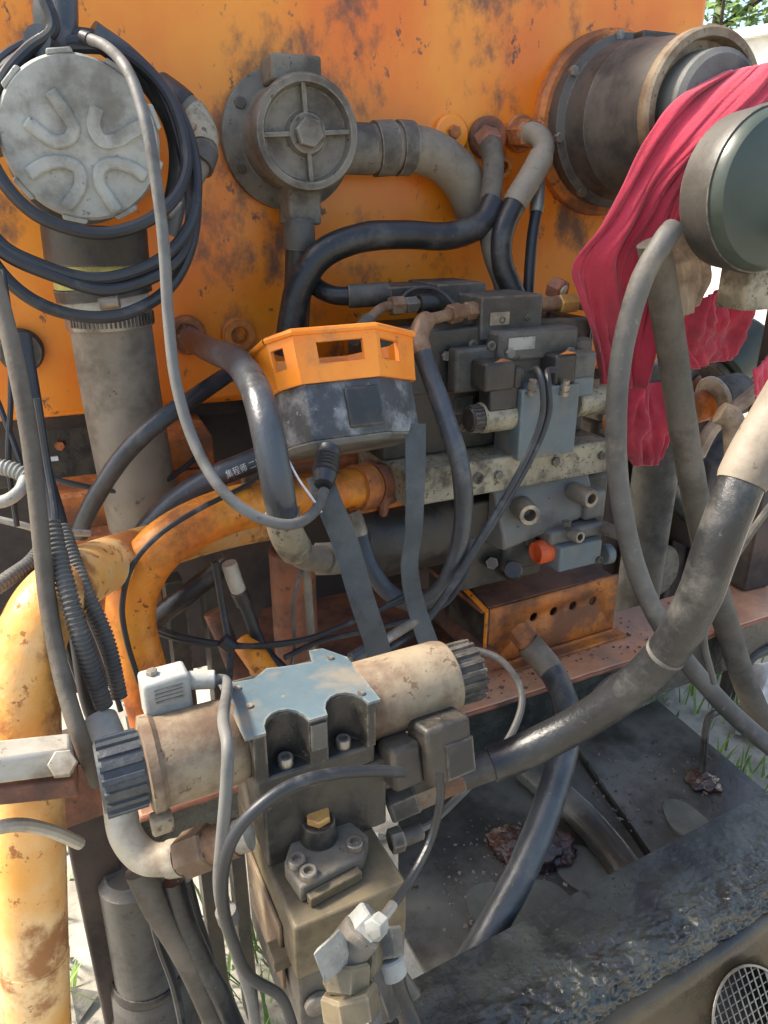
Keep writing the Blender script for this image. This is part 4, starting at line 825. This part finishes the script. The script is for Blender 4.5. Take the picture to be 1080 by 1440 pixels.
# lettering wrapped on that hose
cu = bpy.data.curves.new('tmp', 'FONT'); cu.body = '\u96c6\u7a0b\u5e08 \u4e8c\u5382'; cu.size = 1; ob = bpy.data.objects.new('tmp', cu); me = bpy.data.meshes.new_from_object(ob)
a, b = P(316, 665, .868), P(366, 645, .866); ax = (b-a); Lh = ax.length; ax.normalize(); q = min(path, key=lambda s_: (s_-(a+b)/2).length); 
vw = (CAM-q).normalized(); vw = (vw-ax*vw.dot(ax)).normalized(); upv = ax.cross(vw)*-1
if upv.dot(UP) < 0: upv = -upv
if len(me.vertices):
    wx = max(v.co.x for v in me.vertices); k = Lh/wx; m = MB(); vs = []
    for v in me.vertices:
        s_ = (v.co.x/wx); cpt = a.lerp(b, s_); cpt = min(path, key=lambda z_: abs((z_-cpt).dot(ax)))
        cpt = cpt+ax*((a.lerp(b, s_)-cpt).dot(ax)); an = ((v.co.y-.35)*k*1.25)/r-.25
        vs.append(cpt+(vw*math.cos(an)+upv*math.sin(an))*r*1.025)
    m.add(vs, [list(f_.vertices) for f_ in me.polygons]); m.build('lettering', 'white_print', t)
bpy.data.objects.remove(ob)
# thick hose in front of the control box
hose('elbow_hose', 'thick grey hose with beige crimp bending down past the orange box', 'hose',
     [(262,470,1.13),(276,482,1.05),(300,494,.94),(332,508,.83),(358,545,.74),(374,600,.69),(386,660,.67),(396,716,.665),(404,752,.675),(424,780,.70),(452,786,.73),(490,782,.77)], 23, 'rubber_blue',
     ends=[(0,.05,1.1,'black_iron','nut'), (.735,.82,1.12,'cream_chip','sleeve'), (.81,.935,.92,'pipe_grey','elbow'), (.915,.95,1.35,'pipe_grey','nut'), (.945,1,1.1,'cast_dark','union')])

# ================================================================ REMOTE CONTROL BOX with straps
QF = Frame(P(470, 613, .725), 3, -24)
rc = thing('control_box', 'black remote control box with orange windowed guard rim', 'control box', QF.w(.07, .06, 0))
# plan outline of the box: small side facet, wide front, receding front facet
FP = [(-.040, .030), (-.022, .004), (.062, .0), (.122, .042), (.122, .10), (.08, .13), (-.02, .13), (-.045, .10)]
def ring(z, s_=1.0, dx=0): return [QF.w((x-.03)*s_+.03+dx, (y-.06)*s_+.06, z(x, y) if callable(z) else z) for x, y in FP]
n = len(FP)
def loft(rings, name, m, parent, bevel=.002, cap=True):
    mb = MB(); vs = [q for r_ in rings for q in r_]; fs = [(i*n+k, i*n+(k+1) % n, (i+1)*n+(k+1) % n, (i+1)*n+k) for i in range(len(rings)-1) for k in range(n)]
    if cap: fs += [tuple(range(n))[::-1], tuple(range((len(rings)-1)*n, len(rings)*n))]
    return mb.add(vs, fs).build(name, m, parent, bevel=bevel)
loft([ring(-.002, .97), ring(.004, 1.0), ring(.058, 1.0), ring(.060, .97)], 'case', 'scuffed_black', rc)
loft([ring(-.010, .9), ring(-.002, .98)], 'bottom_lip', 'grey_paint', rc)
tz0, tz1 = .058, .112
for i in (0, 1, 2, 3, 4, 5, 6, 7):             # guard wall panels, each with its window
    (xa, ya), (xb, yb) = FP[i], FP[(i+1) % n]
    s0, s1 = 1.06, 1.12
    A0 = QF.w((xa-.03)*s0+.03, (ya-.06)*s0+.06, tz0); B0 = QF.w((xb-.03)*s0+.03, (yb-.06)*s0+.06, tz0)
    A1 = QF.w((xa-.03)*s1+.03, (ya-.06)*s1+.06, tz1); B1 = QF.w((xb-.03)*s1+.03, (yb-.06)*s1+.06, tz1)
    g = lambda s_, t_: A0.lerp(B0, s_).lerp(A1.lerp(B1, s_), t_)
    wlo, whi = (.26, .82) if i in (1, 5) else (.08, .56)
    nrm = (B0-A0).cross(A1-A0).normalized(); nrm = nrm if nrm.dot(QF.w(.03, .06, .08)-A0) > 0 else -nrm
    outer = [(0, 0), (1, 0), (1, 1), (0, 1)]; inner = [(wlo, .36), (whi, .36), (whi, .78), (wlo, .78)]
    vs = [g(*q) for q in outer]+[g(*q) for q in inner]; vs += [q+nrm*.005 for q in vs]; fs = []
    for k in range(4):
        k2 = (k+1) % 4; fs += [(k, k2, 4+k2, 4+k), (8+k, 12+k, 12+k2, 8+k2), (4+k, 4+k2, 12+k2, 12+k), (k, 8+k, 8+k2, k2)]
    MB().add(vs, fs).build('guard_panel', 'orange_clean', rc)
tr = [QF.w((x-.03)*1.12+.03, (y-.06)*1.12+.06, tz1) for x, y in FP]
MB().tube(tr+[tr[0]], .004, 8, False).build('guard_rim', 'orange_clean', rc)
for (x, y) in ((.0, .05), (.045, .06), (.08, .08)):
    MB().lathe(QF.w(x, y, .060), Z, [(0, .008), (.018, .006), (.02, .009), (.026, .009), (.028, 0)], 16).build('joystick', 'black_iron', rc)
MB().box(QF, .020, .060, -.0018, .012, .006, .050).build('side_patch', 'black_iron', rc, bevel=.002)
sr = P(462, 632, .715); se = P(452, 700, .668)
MB().lathe(sr, se-sr, [(0, .012), (.006, .012)]+[(.006+.0022*i, .0105 if i % 2 else .0135) for i in range(1, 12)]+[(.034, .0125), (.046, .0095)], 22).build('strain_relief', 'cable_black', rc)
def strap(label, pts, wpx, tw=0.0):
    path = spline(pp(pts), 9); n_ = len(path); sd = [(RT+FW*tw*math.sin(i/n_*3.0)) for i in range(n_)]
    tag(MB().ribbon(path, M(wpx, path[n_//2]), .002, sd).build('webbing_strap', 'webbing'), label, 'strap')
strap('grey webbing strap hanging slack from the cable end of the control box', [(448,668,.70),(462,706,.68),(486,765,.67),(508,840,.66),(528,900,.655),(538,940,.65)], 36, .2)
strap('twisted grey webbing strap hanging beside the jumper hose', [(584,596,.76),(584,660,.74),(582,740,.73),(576,800,.725),(586,856,.72),(606,915,.70)], 29, .7)
hose('white_string', 'thin white string edge hanging beside the control box strap', 'string', [(404,644,.67),(420,674,.665),(440,702,.66),(452,720,.66)], 1.6, 'white_print', n=6)
t = thing('push_rod', 'thin bright steel rod running behind the large valve', 'rod', P(500, 925, .70))
MB().cyl(P(470,945,.68), P(586,872,.72), .0062, 16).build('rod', 'steel', t); MB().cyl(P(494,928,.688), P(514,916,.695), .0085, 16).build('rod_collar', 'rubber_blue', t)

# ================================================================ MIDDLE DARK ZONE behind the valve
t = thing('rusty_cylinder', 'rusty upright cylinder behind the orange arching pipe', 'cylinder', P(405, 960, .95))
c = P(410, 770, .98); MB().lathe(Vector((c.x, c.y, c.z)), -Z, [(0, .03), (.004, .034), (.22, .034), (.225, .04), (.5, .04)], 28).build('barrel', 'rust_brown', t)
MB().lathe(Vector((c.x, c.y, c.z-.005)), Z, [(0, .02), (.1, .02)], 20).build('rod', 'cast_dark', t)
t = thing('drive_motor', 'dark round motor body behind the control box straps', 'motor', P(560, 760, .93))
a, b = P(490, 765, .92), P(640, 735, .95); MB().cyl(a, b, .058, 36).build('body', 'black_iron', t)
MB().cyl(P(486,700,.93), P(560,680,.94), .036, 28).build('rusty_sleeve', 'rust_orange', t); MB().cyl(P(520,692,.93), P(532,690,.93), .045, 28).build('ring', 'rust_brown', t)
t = thing('under_plate', 'rusty orange floor plate under the motor', 'plate', P(470, 900, z=.82))
MB().prism([P(u, v, z=.80) for u, v in ((330,930), (390,820), (560,800), (690,905), (640,990), (430,1000))], -Z*.01).build('sheet', 'rust_brown', t)
MB().tube([P(600,840,z=.84), P(690,930,z=.84)], .018, 16).build('edge_bar', 'rust_brown', t)
hose('brake_hose', 'dark hose sloping down behind the arching orange pipe', 'hose', [(320,790,.86),(290,815,.86),(255,842,.86),(220,870,.87),(190,905,.88)], 15, 'rubber')
hose('sleeved_line', 'black line with pale bare end behind the arching orange pipe', 'line', [(322,792,.80),(332,822,.80),(348,860,.80),(368,910,.79),(400,945,.77)], 9, 'cable_black', ends=[(0,.24,1.2,'white_pipe','ferrule'), (.24,.36,1.3,'black_iron','union')])
for k, (a0, lab) in enumerate((((205,878), 'thin black cable tied across behind the large valve'), ((208,886), 'second thin black cable tied along the first behind the valve'))):
    hose('tied_cable', lab, 'cable', [(a0[0],a0[1],.82),(260,896+k*5,.79),(320,906+k*3,.775),(380,908-k*2,.77),(440,896,.77),(510,868,.78),(580,838-k*6,.80)], 4, 'cable_black', n=8)
o = smooth_tube('cable_tie', 'cable_black', [P(312,900,.772), P(328,912,.768)], .009, None, 12); tag(o, 'black tie knot around the two thin cables', 'cable tie')
hose('hanging_strip', 'flat pale strip hanging below the beige elbow', 'strip', [(430,792,.80),(434,840,.80),(438,900,.79),(440,940,.785)], 6, 'pipe_grey', n=8)
hose('yellow_pipe', 'short yellow-orange pipe stub behind the blue top plate', 'pipe', [(345,905,.80),(362,928,.77),(382,958,.74),(400,990,.72)], 18, 'orange_pipe')
hose('rusty_tube', 'brown upright tube between the pipes behind the grey plug', 'tube', [(300,860,.83),(318,900,.82),(340,960,.80),(360,1020,.78)], 14, 'rust_brown')
t = thing('frame_leg', 'thin dark frame leg standing behind the grey plug', 'frame leg', P(275, 985, .9))
MB().box(Frame(P(268, 960, .92), 5), -.018, .006, 0, .03, -.7, .16).build('leg', 'black_iron', t); MB().box(Frame(P(300, 960, .90), 5), .0, .022, 0, .03, -.7, .16).build('leg', 'black_iron', t)

# ================================================================ loose grit and crumbs on the deck and manifold
def grit(label, spots, n_, m):
    mb = MB()
    for i in range(n_):
        c = spots(); s_ = random.choice((.0012, .0016, .0022, .0035))*random.uniform(.7, 1.3)
        ax = [X*s_, -X*s_, Y*s_, -Y*s_, Z*s_*.8, -Z*s_*.3]; v = [c+a*random.uniform(.6, 1.4) for a in ax]
        mb.add(v, [(0,2,4), (2,1,4), (1,3,4), (3,0,4), (2,0,5), (1,2,5), (3,1,5), (0,3,5)])
    tag(mb.build('grit', m, smooth=False), label, 'grit', kind='stuff')
grit('dark grit and crumbs scattered over the deck plate', lambda: P(random.uniform(830, 1010), random.uniform(1060, 1180), z=DZ+.001), 160, 'black_iron')
grit('pale crumbs scattered over the lower deck sheet', lambda: P(random.uniform(620, 800), random.uniform(1150, 1330), z=DZ-.0185), 200, 'cast_grey')
grit('brown grit lying on the beam top', lambda: BF.w(random.uniform(.05, .6), random.uniform(.01, .12), .001), 220, 'rust_brown')

# ================================================================ loose thin wiring
for lab, pts, rp, m in (
    ('thin black wire sagging from the tank edge behind the ribbed conduits', [(-5,560,.80),(20,625,.78),(50,705,.76),(92,800,.74),(140,905,.72),(170,1000,.70)], 4, 'cable_black'),
    ('slim black lead beside the dark second sleeve', [(52,560,.74),(66,650,.73),(78,730,.71),(74,810,.69),(92,900,.67),(120,985,.65)], 5, 'cable_black'),
    ('thin black lead dropping past the grey plug', [(302,790,.80),(314,860,.79),(324,930,.76),(316,1000,.70),(330,1060,.66)], 5, 'cable_black'),
    ('thin pale wire hanging under the beige elbow nut', [(424,800,.80),(412,850,.79),(414,910,.78),(404,960,.76)], 2.5, 'cable_grey'),
    ('thin black lead crossing under the straps', [(660,800,.80),(630,846,.79),(586,868,.78),(520,886,.78),(450,902,.78),(400,925,.77)], 4, 'cable_black'),
    ('slim dark lead dangling among the drain hoses', [(206,1240,.58),(222,1320,.57),(246,1390,.56),(262,1470,.55)], 6, 'cable_black'),
    ('dark thin line hanging behind the thick main hose', [(1100,690,.60),(1054,752,.62),(1012,822,.64),(990,890,.66),(1004,960,.66)], 5, 'rubber_grey'),
    ('thin wire looping off the port block nut', [(640,430,.94),(622,412,.96),(600,404,.97),(572,412,.98),(556,440,.97)], 3, 'cable_black'),
    ('thin black wire draped over the cross rail', [(60,668,.98),(110,682,.97),(170,690,.965),(232,676,.97),(280,640,1.0)], 4, 'cable_black'),
    ('black lead tucked along the arching orange pipe', [(196,960,.735),(178,900,.74),(172,850,.745),(186,796,.75),(224,752,.755),(280,716,.77),(350,680,.82),(400,640,.86)], 4, 'cable_black')):
    hose('loose_wire', lab, 'wire', pts, rp, m, n=8)

# ================================================================ engine block glimpsed behind the hoses
eb = thing('engine_block', 'dark oily engine block standing behind the hanging hoses and red rags', 'engine', (1.36, 1.6, .1))
EF = Frame(Vector((1.12, 1.42, .42)), 6)
MB().box(EF, 0, .5, 0, .4, 0, .62).build('block', 'dark_chassis', eb, bevel=.015)
MB().box(EF, -.02, .52, -.03, .3, .62, .74).build('head', 'cast_dark', eb, bevel=.01)
MB().box(EF, .03, .47, .03, .35, -.32, -.001).build('sump', 'black_iron', eb, bevel=.01)
for k in range(5): MB().box(EF, .04+k*.09, .06+k*.09, -.022, -.001, .05, .58).build('rib', 'dark_chassis', eb, bevel=.004)
for k in range(4): MB().cyl(EF.w(.07+k*.115, -.03, .68), EF.w(.07+k*.115, -.09, .66), .028, 20).build('port', 'rust_brown', eb)
MB().cyl(EF.w(.2, -.03, .2), EF.w(.2, -.09, .2), .075, 32).build('pulley', 'cast_grey', eb)
MB().tube(spline([EF.w(-.02, -.06, .62), EF.w(.1, -.12, .5), EF.w(.25, -.12, .36), EF.w(.45, -.08, .3)], 8), .022, 14).build('coolant_pipe', 'rubber', eb)
